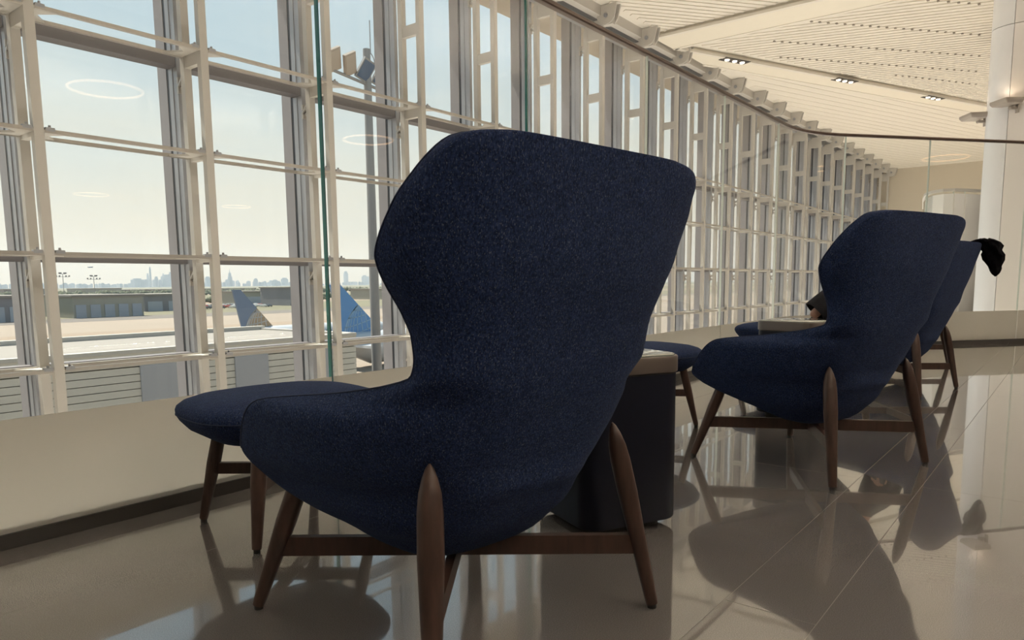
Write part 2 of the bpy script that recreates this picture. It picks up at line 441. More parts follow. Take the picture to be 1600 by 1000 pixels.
# clevis: two ears and a pin carrying the ladder from the top beam
ear = [(-.30, 5.63), (-.26, 5.46)] + [(-.08 + .18 * math.cos(a), 5.46 + .16 * math.sin(a)) for a in [math.pi + k * math.pi / 8 for k in range(1, 8)]] + [(.10, 5.46), (.10, 5.63)]
t = MB()
for x0, x1 in ((-.075, -.05), (.05, .075)):
    n = len(ear); vs = [(x0, p[0], p[1]) for p in ear] + [(x1, p[0], p[1]) for p in ear]
    t.add(vs, [tuple(range(n)), tuple(range(2 * n - 1, n - 1, -1))] + [(i, n + i, n + (i + 1) % n, (i + 1) % n) for i in range(n)])
g['ear'] = t.mesh('clevis', M['steel'])
t = MB(); t.tube([(-.095, -.08, 5.45), (.095, -.08, 5.45)], .038, 12); t.tube([(-.105, -.08, 5.45), (.105, -.08, 5.45)], .018, 8); g['pin'] = t.mesh('pin', M['alu'])
ZP = (ZB, LEV[0], LEV[1], 3.14, 5.62)
for k in range(4):
    t = MB(); t.box(.034, MOD - .034, .668, .684, ZP[k] + .004, ZP[k + 1] - .004); g['pane%d' % k] = t.mesh('pane', M['pane'])
NB = 22
for i in range(-4, NB + 1):
    w = tag(empty('window_%d' % (i + 5), (X0 + MOD * i, YF, 0)), kind='structure')
    for k in ('tube_in', 'tube_out', 'head', 'mull', 'gask', 'fin', 'ear', 'pin'): link(g[k].name.split('.')[0], g[k], w)
    for z in LEV[:3]: link('rung', g['rung_s'], w, (0, 0, z - .02))
    link('rung', g['rung'], w, (0, 0, 3.09)); link('rung', g['rung'], w, (0, 0, 4.12))
    for z in (-1.0, -2.2, -3.4): link('rung', g['rung'], w, (0, 0, z))
    for z in (2.88, .93): link('bracket', g['spider'], w, (0, 0, z))
    link('bracket', g['spider'], w, (0, 0, 4.98))
    for z in LEV:
        link('clamp', g['clamp'], w, (0, 0, z))
        link('gusset', g['gus_r'], w, (0, 0, z)); link('gusset', g['gus_l'], w, (0, 0, z))
        if i < NB:
            link('rod', g['rod_in'], w, (0, 0, z)); link('rod', g['rod_out'], w, (0, 0, z))
    if i < NB:
        link('transom', g['tran'], w, (0, 0, 3.12)); link('transom', g['tran_s'], w, (0, 0, 1.11)); link('transom', g['tran_s'], w, (0, 0, .12))
        for k in range(4): link('pane', g['pane%d' % k], w)
XE = X0 + MOD * NB
# head beam along the facade top, recess strip, outer soffit
mb = MB(); mb.box(-4.6, XE + .3, YF + .30, YF + .42, 5.36, 5.62); tag(part('beam_top', mb, M['alu']), kind='structure')
mb = MB(); mb.box(-4.6, XE + .3, YF + .02, YF + .16, 5.47, 5.64); tag(part('trim_1', mb, M['steel']), kind='structure')
mb = MB(); mb.box(-4.6, XE + .3, YF + .885, 8.5, 5.64, 5.9); tag(part('roof_overhang', mb, M['soffit']), kind='structure')

# ------------------------------------------------------------------ ceiling: facets of ribs between smooth bands
ce = tag(empty('ceiling', (0, 0, 0)), kind='structure')
mb = MB(); mb.box(-8, 60, -8, YF + .86, ZC, ZC + .3); part('backing', mb, M['ceil'], ce)
BAND1 = [(13.24, 6.84), (14.06, 6.84), (14.40, -8), (13.38, -8)]
d2 = Vector((10.0, -4.34)).normalized()
A2, B2 = Vector((14.06, 6.79)), Vector((15.48, 6.80))
BAND2 = [tuple(A2), tuple(B2), tuple(B2 + d2 * 34), tuple(A2 + d2 * 34)]
for nm_, poly in (('band', BAND1), ('band', BAND2)):
    t = MB(); t.prism(poly, ZC - .10, ZC); part(nm_, t, M['band'], ce)
    for a_, b_2 in ((0, 3), (1, 2)):
        t = MB(); t.beam((*poly[a_], ZC - .085), (*poly[b_2], ZC - .085), .09, .05); part('edge_strip', t, M['rib'], ce)


def ribs(poly, ang, pitch, w, dep):
    d = Vector((math.cos(ang), math.sin(ang))); nn = Vector((-d.y, d.x)); t = MB()
    ss = [nn.dot(Vector(p)) for p in poly]; s0 = math.ceil(min(ss) / pitch) * pitch
    while s0 < max(ss):
        hits = []
        for i in range(len(poly)):
            p, q = Vector(poly[i]), Vector(poly[(i + 1) % len(poly)]); a, b = nn.dot(p) - s0, nn.dot(q) - s0
            if a * b < 0: hits.append(p + (q - p) * (a / (a - b)))
        if len(hits) >= 2:
            hits.sort(key=lambda h_: d.dot(h_))
            t.beam((*hits[0], ZC - dep / 2), (*hits[-1], ZC - dep / 2), w, dep)
        s0 += pitch
    return t


for poly, ang, pitch in (([(3, 6.7), (13.2, 6.7), (13.3, -2), (3, -2)], math.radians(143), .15),
                         ([(14.15, 6.6), (34, -2.0), (14.3, -2.0)], math.radians(108), .17),
                         ([(15.7, 6.75), (XE, 6.75), (XE, -1.8)], math.radians(160), .30)):
    o = part('ribs', ribs(poly, ang, pitch, pitch * .62, .016 if pitch < .2 else .008), M['rib'], ce); o['kind'] = 'stuff'
t = MB()
for (p, q, n) in (((1255, 33), (1530, 55), 22), ((1210, 65), (1530, 88), 27), ((1220, 90), (1525, 112), 28), ((1400, 118), (1525, 132), 13), ((1450, 1), (1530, 7), 6)):
    for k in range(n):
        f = k / (n - 1); c = onz(p[0] + (q[0] - p[0]) * f, p[1] + (q[1] - p[1]) * f, ZC - .03)
        t.box(c.x - .03, c.x + .03, c.y - .02, c.y + .02, ZC - .034, ZC - .02)
o = part('slots', t, M['dimple'], ce); o['kind'] = 'stuff'

# ------------------------------------------------------------------ walls of the hall
mb = MB(); mb.box(XE + .35, XE + .6, -8, 7.8, -5, 5.7); tag(part('wall_end', mb, M['wall']), kind='structure')
mb = MB(); mb.box(-8, 60, -8.3, -8, -5, 5.7); tag(part('wall_back', mb, M['backwall']), kind='structure')
mb = MB(); mb.box(-7.3, -7, -8, 7.7, -5, 5.7); tag(part('wall_left', mb, M['backwall']), kind='structure')

# clad pylon beyond the end screen
py = tag(empty('wall_right', (14.0, 1.4, 0)), kind='structure')
R_ = 0.32
for z0, z1 in ((-0.3, 4.76), (4.77, 5.64)):
    arc = [(R_ - R_ * math.cos(a), -R_ + R_ * math.sin(a)) for a in [k * math.pi / 2 / 10 for k in range(11)]]
    t = MB(); t.prism(arc + [(R_ + .1, 0), (R_ + .1, -R_)], z0 if z0 > 0 else -5, z1); part('corner_panel', t, M['column'], py, True, 30)
    t = MB(); t.box(R_ + .104, 2.6, -.06, 0, z0 if z0 > 0 else -5, z1); part('panel', t, M['panel'], py)
    for k in range(4):
        y1 = -R_ - .006 - k * 1.5
        t = MB(); t.box(0, .06, y1 - 1.49, y1, z0 if z0 > 0 else -5, z1); part('panel', t, M['panel'], py)
t = MB(); t.prism([(.05, -6.2), (2.6, -6.2), (2.6, -.05), (.36, -.05), (.05, -.36)], -5, 5.64); part('core', t, M['slot'], py)

# ------------------------------------------------------------------ tall glass screen
ZT, ZF, ZS = 2.58, 0.425, 0.05


def path_strip(pts, half, z0, z1):
    """closed rings along a plan polyline"""
    rings = []
    for i, p in enumerate(pts):
        p = Vector(p); d = Vector(pts[min(i + 1, len(pts) - 1)]) - Vector(pts[max(i - 1, 0)]); d.normalize(); n_ = Vector((-d.y, d.x))
        a, b = p - n_ * half, p + n_ * half
        rings.append([(a.x, a.y, z0), (b.x, b.y, z0), (b.x, b.y, z1), (a.x, a.y, z1)])
    return rings


# plan path: straight, fillet, straight
pA, pB, pC = Vector((8.45, RAIL_Y)), END_P.copy(), END_P + END_DIR * .58
fil = []
for k in range(13):
    s_ = k / 12; fil.append(tuple((1 - s_) ** 2 * pA + 2 * s_ * (1 - s_) * pB + s_ ** 2 * pC))
sc = tag(empty('glass_screen', (0, 0, 0)), 'tall clear glass screen with a bronze handrail and frosted lower band', 'glass screen')
joints = [-4.06, -2.525, -.99, .545, 2.08, 3.61, 5.145, 6.68, 8.21]
segs = [[(a, RAIL_Y), (b, RAIL_Y)] for a, b in zip(joints[:-1], joints[1:])]
segs.append([(8.21, RAIL_Y)] + fil + [tuple(END_P + END_DIR * .60)])
ends = [.60, 1.80, 3.30, 4.80, 6.30, 8.3]
segs += [[tuple(END_P + END_DIR * a), tuple(END_P + END_DIR * b)] for a, b in zip(ends[:-1], ends[1:])]


def shrink(seg, gap):
    s2 = [Vector(p) for p in seg]
    s2[0] = s2[0] + (s2[1] - s2[0]).normalized() * gap; s2[-1] = s2[-1] + (s2[-2] - s2[-1]).normalized() * gap
    return [tuple(p) for p in s2]


def screen_panel(seg, parent, z0, z1, zf, film='frosted'):
    s2 = shrink(seg, .005); R = path_strip(s2, .0085, z0, z1); n = len(R)
    t = MB(); t.cur = 0
    t.loft(R, False, False); t.cur = 1; t.add(R[0], [(3, 2, 1, 0)]); t.cur = 2; t.add(R[-1], [(0, 1, 2, 3)])
    gm = M['edge'] if seg[0][0] < 3 else M['edge_lit']; gm2 = M['edge'] if seg[-1][0] < 4 else M['edge_lit']
    pn = part('glass_panel', t, [M['screen'], gm, gm2], parent)
    if film:
        off = [(p[0], p[1] - .0115) for p in s2]
        t = MB(); t.loft(path_strip(off, .0015, z0, zf)); part('frosted_or_sheen_film', t, M[film], pn)


for sg in segs: screen_panel(sg, sc, .02, ZT - .02, ZF)
full = [(-4.06, RAIL_Y)] + [(8.21, RAIL_Y)] + fil + [tuple(END_P + END_DIR * 8.3)]
t = MB(); t.loft(path_strip(full, .024, 0.0, ZS)); part('base_shoe', t, M['shoe'], sc)
t = MB(); t.loft(path_strip(full, .024, ZT - .022, ZT + .014)); bevel(part('handrail', t, M['hand'], sc), .010, 3)

# warm light strip outside along the foot of the screen
t = MB(); t.box(-4, 8.2, RAIL_Y + .26, RAIL_Y + .30, -.12, -.09); t.box(-4, 8.2, RAIL_Y + .06, RAIL_Y + .30, -.13, -.12); stp = part('light_strip', t, M['strip'], sc)
ld = bpy.data.lights.new('strip_light', 'AREA'); ld.shape = 'RECTANGLE'; ld.size = 12.2; ld.size_y = .03; ld.energy = 52; ld.color = (1, .94, .85)
lo = bpy.data.objects.new('strip_light', ld); COL.objects.link(lo); lo.parent = stp; lo.location = (2.1, RAIL_Y + .28, -.08); lo.rotation_euler = (math.pi, 0, 0)

# a second screen beyond the pylon
sc2 = tag(empty('glass_screen', (0, 0, 0)), 'distant curved glass screen with a pale rail beside the white pylon', 'glass screen')
far = [(18.6, 2.88), (16.5, 2.56), (15.7, 2.41), (15.3, 2.24), (15.15, 2.05), (15.2, 1.9), (15.4, 1.75), (16.0, 1.42), (17.2, .7)]
for a, b in ((0, 2), (2, 5), (5, 6), (6, 7), (7, 8)): screen_panel(far[a:b + 1], sc2, .02, 2.42, 2.36, 'panel')  # white film here stands in for the pale reflection on the glass
t = MB(); t.loft(path_strip(far, .03, 2.40, 2.45)); part('handrail', t, M['steel'], sc2)
t = MB(); t.loft(path_strip(far, .03, -.05, .05)); part('base_shoe', t, M['shoe'], sc2)
mb = MB(); mb.prism([(16.25, -8), (34, -8), (34, -1), (19, 3.1), (16.6, 3.05), (15.5, 2.95), (14.9, 2.65), (14.85, 1.3), (14.2, .6), (12.5, .6)], -.4, 0)
tag(part('floor_mezzanine', mb, M['concrete']), kind='structure')

# ------------------------------------------------------------------ luminaires
LINW = 145  # power of the added overhead fill lights
FACW = 84  # power of the added fill lights down in the hall



def lamp_light(name, kind, loc, power, col=(1, .80, .58), parent=None, rot=None, **kw):
    d = bpy.data.lights.new(name, kind); d.energy = power; d.color = col
    for k, v_ in kw.items(): setattr(d, k, v_)
    o = bpy.data.objects.new(name, d); COL.objects.link(o); o.location = loc
    if parent: o.parent = parent
    if rot: o.rotation_euler = rot
    return o


def uplight(loc, rz, label, power, group=None):
    e_ = tag(empty('uplight', loc, rz), label, 'wall light', group)
    t = MB(); t.box(-.05, .05, -.02, 0, -.14, .06); part('wall_plate', t, M['lamp'], e_)
    t = MB(); t.box(-.03, .03, -.14, -.02, -.07, -.02); t.tube([(-.04, -.13, -.045), (.04, -.13, -.045)], .03, 10); part('arm', t, M['lamp'], e_)
    t = MB(); t.loft([[(-.2, -.36, .0), (.2, -.36, .0), (.2, -.06, .0), (-.2, -.06, .0)], [(-.23, -.40, .05), (.23, -.40, .05), (.23, -.05, .05), (-.23, -.05, .05)],
                      [(-.23, -.40, .10), (.23, -.40, .10), (.23, -.05, .10), (-.23, -.05, .10)]])
    bevel(part('housing', t, M['lamp'], e_), .012)
    t = MB(); t.box(-.2, .2, -.37, -.08, .10, .104); part('lens', t, M['dimlens'], e_)
    lamp_light('lamp', 'SPOT', (0, -.22, .13), power, parent=e_, rot=(math.pi, 0, 0), spot_size=math.radians(150), spot_blend=.6, shadow_soft_size=.05)
    e_.scale = (.82, .82, .82)
    return e_


uplight((13.99, .96, 3.52), math.radians(-140), 'grey box uplight on the white pylon face', 1.5)
uplight((14.38, 1.41, 3.44), math.radians(212), 'grey box uplight on the pylon side edge', 1.5)
LIN = [((-3.0, -4.2), 'over the left end of the lounge'), ((2.0, -4.2), 'behind the nearest lounge chair'), ((7.0, -4.2), 'over the middle of the lounge'), ((11.3, -4.2), 'over the far end of the lounge'),
       ((19.0, -3.0), 'over the near end of the mezzanine'), ((25.0, -3.0), 'over the middle of the mezzanine'), ((31.0, -3.0), 'over the far end of the mezzanine')]
for (x, y), wh in LIN:  # unseen troughs added to brighten the ceiling and the room
    e_ = tag(empty('overhead_fill_light', (x, y, 4.1)), 'added unseen trough fill light ' + wh, 'pendant lamp', 'added fill lights overhead')
    t = MB(); t.loft([[(-1.4, -.12, 0), (1.4, -.12, 0), (1.4, .12, 0), (-1.4, .12, 0)], [(-1.5, -.2, .10), (1.5, -.2, .10), (1.5, .2, .10), (-1.5, .2, .10)]]); part('trough', t, M['lamp'], e_)
    t = MB(); t.box(-1.4, 1.4, -.16, .16, .10, .108); part('lens', t, M['bulb'], e_)
    for sx in (-1, 1):
        t = MB(); t.tube([(sx * 1.45, 0, .08), (sx * 1.45, 0, ZC - 4.1 - .02)], .006, 5); part('wire', t, M['slot'], e_)
    lamp_light('lamp', 'AREA', (0, 0, .13), LINW if x < 15 else LINW * .9, parent=e_, rot=(math.pi, 0, 0), shape='RECTANGLE', size=2.8, size_y=.3, color=(1, .90, .79))

for k in range(8):  # unseen troughs added below to light the ceiling and facade from underneath
    e_ = tag(empty('hall_fill_light', (.5 + 4.6 * k, 4.9, -5.0)), 'added unseen trough fill light on the lower hall floor', 'fill light', 'added fill lights on the hall floor')
    for sx in (-1, 1):
        t = MB(); t.box(sx * 1.5 - .1, sx * 1.5 + .1, -.2, .2, 0, .12); part('foot', t, M['lamp'], e_)
    t = MB(); t.loft([[(-1.9, -.10, .10), (1.9, -.10, .10), (1.9, .10, .10), (-1.9, .10, .10)], [(-2.0, -.2, .3), (2.0, -.2, .3), (2.0, .2, .3), (-2.0, .2, .3)]]); part('trough', t, M['lamp'], e_)
    t = MB(); t.box(-1.9, 1.9, -.16, .16, .30, .306); part('lens', t, M['bulb'], e_)
    lamp_light('lamp', 'AREA', (0, 0, .32), FACW, parent=e_, rot=(math.pi, 0, 0), shape='RECTANGLE', size=3.8, size_y=.3, color=(1, .94, .87))

for (px, py_), lab in (((1148, 95), 'triple ceiling downlight closest to the facade in the diagonal band'), ((1320, 126), 'triple ceiling downlight in the middle of the diagonal band'),
                      ((1458, 153), 'triple ceiling downlight nearest the white pylon in the band')):
    c = onz(px, py_, ZC - .105); e_ = tag(empty('ceiling_light', c, math.atan2(d2.y, d2.x)), lab, 'ceiling light', 'triple downlights in the band')
    t = MB(); t.box(-.36, .36, -.11, .11, -.006, .004); part('housing', t, M['slot'], e_)
    for k in (-1, 0, 1):
        t = MB(); t.tube([(k * .22, 0, -.03), (k * .22, 0, -.004)], [.045, .055], 12); part('bulb', t, M['bulb'], e_)
for k, x in enumerate((3.63, 7.30, 10.95)):
    e_ = tag(empty('ring_pendant', (x, -3.0, 2.97)), ('warm glowing ring pendant lamp over the lounge behind the near chair', 'warm glowing ring pendant lamp over the middle of the lounge',
                                                   'warm glowing ring pendant lamp by the end of the lounge')[k], 'pendant lamp', 'ring pendants in a row')
    t = MB(); t.tube([(.36 * math.cos(a), .36 * math.sin(a), 0) for a in [2 * math.pi * i / 40 for i in range(40)]], .012, 8, True); part('ring', t, M['ring'], e_, True)
    t = MB()
    for a in (0, 2.1, 4.2): t.tube([(.36 * math.cos(a), .36 * math.sin(a), 0.01), (0, 0, ZC - 2.97 - .02)], .003, 5)
    part('wire', t, M['slot'], e_)

# ------------------------------------------------------------------ lounge chair
EDGE = [(-.270, -.455, 1.113), (-.320, -.448, 1.107), (-.353, -.440, 1.097), (-.377, -.422, 1.075), (-.395, -.395, 1.043), (-.416, -.356, .988), (-.4195, -.318, .935), (-.4185, -.303, .905), (-.411, -.298, .883),
        (-.387, -.292, .843), (-.353, -.288, .794), (-.335, -.292, .745), (-.333, -.295, .705), (-.335, -.286, .672), (-.347, -.21, .647), (-.36, -.12, .630), (-.375, -.017, .614), (-.40, .1, .600),
        (-.424, .2, .584), (-.433, .24, .562), (-.428, .281, .528), (-.415, .329, .478), (-.402, .362, .439), (-.379, .384, .405), (-.357, .353, .371), (-.335, .266, .333), (-.299, .165, .296),
        (-.253, .096, .264), (-.219, .025, .233), (-.188, -.018, .216), (-.147, -.060, .205)]
EZ = np.array(EDGE[::-1])
BACK = np.array([(.205, -.13, 2.6), (.216, -.155, 2.8), (.233, -.18, 3.0), (.264, -.208, 3.3), (.30, -.238, 3.4), (.35, -.268, 3.3), (.40, -.303, 3.1), (.45, -.313, 3.4), (.50, -.335, 3.5), (.55, -.355, 3.5),
                 (.60, -.378, 3.5), (.64, -.392, 3.5), (.70, -.408, 3.6), (.78, -.430, 3.6), (.86, -.460, 2.9), (.92, -.475, 2.8), (.98, -.482, 3.0), (1.04, -.492, 3.5), (1.08, -.497, 4.5), (1.113, -.500, 5.0)])


def pchip(xk, yk, x):
    xk, yk = np.asarray(xk, float), np.asarray(yk, float); hk = np.diff(xk); dl = np.diff(yk) / hk
    d = np.zeros_like(yk); d[0], d[-1] = dl[0], dl[-1]
    for i in range(1, len(xk) - 1):
        if dl[i - 1] * dl[i] > 0:
            w1, w2 = 2 * hk[i] + hk[i - 1], hk[i] + 2 * hk[i - 1]; d[i] = (w1 + w2) / (w1 / dl[i - 1] + w2 / dl[i])
    i = np.clip(np.searchsorted(xk, x) - 1, 0, len(xk) - 2); t_ = (x - xk[i]) / hk[i]
    return ((1 + 2 * t_) * (1 - t_) ** 2 * yk[i] + t_ * (1 - t_) ** 2 * hk[i] * d[i] + t_ * t_ * (3 - 2 * t_) * yk[i + 1] + t_ * t_ * (t_ - 1) * hk[i] * d[i + 1])


def cedge(z): return -pchip(EZ[:, 2], EZ[:, 0], z), pchip(EZ[:, 2], EZ[:, 1], z)


def resample(pts, n):
    pts = np.array(pts); d = np.r_[0, np.cumsum(np.hypot(*np.diff(pts[:, :2], axis=0).T))]
    s_ = np.linspace(0, d[-1], n); return np.c_[np.interp(s_, d, pts[:, 0]), np.interp(s_, d, pts[:, 1])]


def u_curve(we, ye, yb, n_, N, k=200):
    a = np.linspace(0, np.pi, k); cx_ = np.cos(a)
    x = -we * np.sign(cx_) * np.abs(cx_) ** (2 / n_); y = ye + (yb - ye) * np.abs(np.sin(a)) ** (2 / n_)
    return resample(np.c_[x, y], N)


def shell_mesh():
    zs = sorted(set([round(z, 4) for z in list(np.linspace(.206, .40, 16)) + [.41, .42, .43, .436] + [.452, .46] + list(np.linspace(.47, .58, 10)) + list(np.linspace(.585, .68, 22)) + list(np.linspace(.69, 1.06, 26)) + [1.07, 1.08, 1.09, 1.098, 1.104, 1.108, 1.111, 1.113]]))
    N, K = 57, 41; rings = []
    for z in zs:
        we, ye = cedge(z); yb = pchip(BACK[:, 0], BACK[:, 1], z); n_ = pchip(BACK[:, 0], BACK[:, 2], z)
        outer = u_curve(we, ye, yb, n_, N)
        if z < .445:
            xx = np.linspace(1, -1, K); fb = .035 * (1 - np.abs(xx) ** 5)
            ret = np.c_[we * xx, ye + fb]
        else:
            th = min(.045, (ye - yb) * .55); th = max(th, .008)
            inner = u_curve(max(we - th, .05), ye, yb + th, n_, K - 4)[::-1]
            lip = [(we - th * f_, ye + th * .38 * math.sin(math.pi * f_)) for f_ in (0.08, .3, .7, .92)]
            ret = np.r_[np.array(lip)[:2], inner, np.array([(-x_, y_) for x_, y_ in lip[:2][::-1]])]
        ring = [(p[0], p[1], z) for p in outer] + [(p[0], p[1], z) for p in ret[1:-1]]
        rings.append(ring)
    mb_ = MB(); mb_.loft(rings)
    return mb_


def leg_mesh(foot, top, wide, point):
    f_, t_ = Vector(foot), Vector(top); ax = (t_ - f_); L = ax.length; ax.normalize()
    rad = Vector((f_.x, f_.y, 0)).normalized(); a = ax.cross(rad).normalized(); b = a.cross(ax).normalized()
    rings = []
    prof = [(0.0, .60), (.02, .62), (.3, .78), (.62, 1.0), (.8, .98)] + ([(.88, .85), (.94, .6), (.98, .33), (1.0, .08)] if point else [(1.0, .95)])
    for s_, k in prof:
        c = f_ + ax * (L * s_)
        rings.append([c + a * (math.copysign(abs(math.cos(q)) ** .8, math.cos(q)) * wide / 2 * k) + b * (math.copysign(abs(math.sin(q)) ** .8, math.sin(q)) * wide * .46 * k) for q in [2 * math.pi * i / 14 for i in range(14)]])
    mb_ = MB(); mb_.loft(rings); return mb_


def add_legs(root, spec, wide, zs, sh):
    for foot, top, pt in spec:
        f0 = Vector((foot[0], foot[1], .012))
        lg = part('leg', leg_mesh(f0, top, wide, pt), M['wood'], root, True, 50)
        t_ = MB(); t_.tube([(foot[0], foot[1], 0), (foot[0], foot[1], .014)], wide * .22, 10); part('glide', t_, M['glide'], lg)

    def on(leg, z):
        f0, t0 = Vector(leg[0]), Vector(leg[1]); s_ = z / t0.z
        return Vector((f0.x + (t0.x - f0.x) * s_, f0.y + (t0.y - f0.y) * s_, z))
    for k, (i, j) in enumerate(((0, 2), (1, 3))):
        p, q = on(spec[i], zs), on(spec[j], zs)
        t_ = MB(); m_ = (p + q) / 2
        t_.beam(p, q, .022, sh if k == 0 else sh * .98); part('stretcher', t_, M['wood'], root)
        for e1, e2 in ((p, q), (q, p)):
            dd = (e2 - e1).normalized()
    return


def make_chair():
    root = empty('lounge_chair')
    part('shell', shell_mesh(), M['fabric'], root, True, 60)
    # edge piping along the rim
    pts = [(-cedge(z)[0], cedge(z)[1], z) for z in np.linspace(.44, 1.112, 90)]
    rim = pts + [(x, -.452 - .03 * (1 - (x / .27) ** 2), 1.115) for x in np.linspace(-.24, .24, 9)] + [(-x, y, z) for x, y, z in pts[::-1]]
    t_ = MB(); t_.tube(rim, .002, 6); part('piping', t_, M['piping'], root, True)
    # seat cushion
    rings = []
    for s_, z in ((.93, .432), (1.0, .45), (1.0, .475), (.96, .495), (.80, .507), (.4, .512)):
        rg = []
        for q in [2 * math.pi * i / 40 for i in range(40)]:
            c_, s2 = math.cos(q), math.sin(q); e_ = 2 / 4.5
            x = .295 * s_ * math.copysign(abs(c_) ** e_, c_); y = .06 + .285 * s_ * math.copysign(abs(s2) ** e_, s2)
            x *= 1 - .16 * max(0, -(y - .06) / .285)
            rg.append((x, y, z - (.06 - y) * .06))
        rings.append(rg)
    t_ = MB(); t_.loft(rings); part('seat_cushion', t_, M['fabric'], root, True, 60)
    spec = []
    for sx, sy in ((-1, 1), (-1, -1), (1, -1), (1, 1)):
        if sy > 0: spec.append(((sx * .378, .365, 0), (sx * .283, .262, .385), False))
        else: spec.append(((sx * .361, -.365, 0), (sx * .293, -.283, .492), True))
    add_legs(root, spec, .056, .174, .050)
    return root


def make_ottoman():
    root = empty('ottoman')
    rings = []
    for s_, z in ((.10, .305), (.45, .312), (.72, .334), (.89, .370), (.965, .400), (.995, .420), (1.0, .434), (.985, .447), (.93, .461), (.80, .475), (.55, .487), (.25, .492)):
        rg = []
        for q in [2 * math.pi * i / 44 for i in range(44)]:
            c_, s2 = math.cos(q), math.sin(q); e_ = 2 / 3.0
            rg.append((0.338 * s_ * math.copysign(abs(c_) ** e_, c_), .275 * s_ * math.copysign(abs(s2) ** e_, s2), z))
        rings.append(rg)
    t_ = MB(); t_.loft(rings); part('cushion', t_, M['fabric'], root, True, 60)
    t_ = MB(); t_.tube(rings[5], .002, 6, True); part('piping', t_, M['piping'], root, True)
    spec = [((sx * .22, sy * .22, 0), (sx * .165, sy * .16, .345), False) for sx, sy in ((-1, 1), (-1, -1), (1, -1), (1, 1))]
    add_legs(root, spec, .050, .20, .040)
    return root


CH = [((1.326, 1.241), -.137, 'navy tweed wing lounge chair nearest the camera, seen from behind'),
      ((3.492, .971), -.322, 'navy tweed wing lounge chair between the two side tables'),
      ((6.20, 1.14), -.20, 'navy tweed wing lounge chair with a black jacket over its back'),
      ((8.00, 1.42), -.20, 'farthest navy tweed wing lounge chair, only its legs showing')]
proto = make_chair()
for i, (p, a, lab) in enumerate(CH):
    c = proto if i == 0 else copy_tree(proto)
    c.location = (*p, 0); c.rotation_euler = (0, 0, a); tag(c, lab, 'chair', 'wing lounge chairs in a row')
OT = [((1.47, 2.20), -.137, 'navy ottoman with walnut legs in front of the nearest lounge chair'),
      ((3.78, 2.00), -.322, 'navy ottoman half hidden behind the dark side table'),
      ((6.33, 2.08), -.20, 'navy ottoman peeking out left of the far side table'),
      ]
oproto = make_ottoman()
for i, (p, a, lab) in enumerate(OT):
    c = oproto if i == 0 else copy_tree(oproto)
    c.location = (*p, 0); c.rotation_euler = (0, 0, a); tag(c, lab, 'ottoman', 'ottomans facing the window')


# ------------------------------------------------------------------ side tables
def rrect(s_, rad, n=8):
    o_ = []
    for cx_, cy_, a0 in ((s_ - rad, s_ - rad, 0), (-s_ + rad, s_ - rad, 90), (-s_ + rad, -s_ + rad, 180), (s_ - rad, -s_ + rad, 270)):
        o_ += [(cx_ + rad * math.cos(math.radians(a0 + 90 * k / n)), cy_ + rad * math.sin(math.radians(a0 + 90 * k / n))) for k in range(n + 1)]
    return o_


def ring_at(s_, rad, z): return [(x, y, z) for x, y in rrect(s_, rad)]


def make_table():
    root = empty('side_table')
    t_ = MB(); t_.loft([ring_at(.150, .055, .0), ring_at(.150, .055, .035)]); part('plinth', t_, M['glide'], root, True, 40)
    t_ = MB(); t_.loft([ring_at(.188, .065, .028), ring_at(.193, .07, .034), ring_at(.193, .07, .538)]); part('body', t_, M['tbody'], root, True, 40)
    t_ = MB(); t_.loft([ring_at(.195, .071, .543), ring_at(.198, .073, .546), ring_at(.198, .073, .595), ring_at(.195, .071, .599)]); part('band', t_, M['trim'], root, True, 40)
    t_ = MB(); t_.loft([ring_at(.188, .065, .599), ring_at(.188, .065, .603), ring_at(.184, .063, .605)]); part('top', t_, M['ttop'], root, True, 40)
    t_ = MB(); t_.loft([ring_at(.190, .068, .537), ring_at(.190, .068, .545)]); part('shadow_gap', t_, M['slot'], root, True, 40)
    t_ = MB(); t_.tube([(.185, -.13, .534), (.197, -.14, .534)], .007, 8); part('button', t_, M['steelcap'], root, True)
    return root


tp = make_table(); tp.location = (2.19, 1.305, 0); tp.rotation_euler = (0, 0, math.radians(-26))
tag(tp, 'dark navy side table with taupe band beside the nearest lounge chair', 'side table', 'side tables between the chairs')
t2 = copy_tree(tp); t2.location = (4.62, 1.36, 0); t2.rotation_euler = (0, 0, math.radians(-14)); tag(t2, 'side table under the bent elbow of the seated person', 'side table')

# ------------------------------------------------------------------ seated person in the third chair (mostly hidden)
pr = tag(empty('person', (6.20, 1.14, 0), -.20), 'person in black short sleeves seated with an elbow by the table', 'person')


def skin_body(name, verts, edges, m, parent, sub=2):
    me = bpy.data.meshes.new(name); me.from_pydata([v_[:3] for v_ in verts], edges, []); me.update()
    o = link(name, me, parent); md = o.modifiers.new('skin', 'SKIN'); md.use_smooth_shade = True
    for i, v_ in enumerate(verts):
        sv = me.skin_vertices[0].data[i]; rr = v_[3]; sv.radius = (rr, rr) if not isinstance(rr, tuple) else rr; sv.use_root = (i == 0)
    sbm = o.modifiers.new('sub', 'SUBSURF'); sbm.levels = sub; sbm.render_levels = sub
    me.materials.append(m); return o


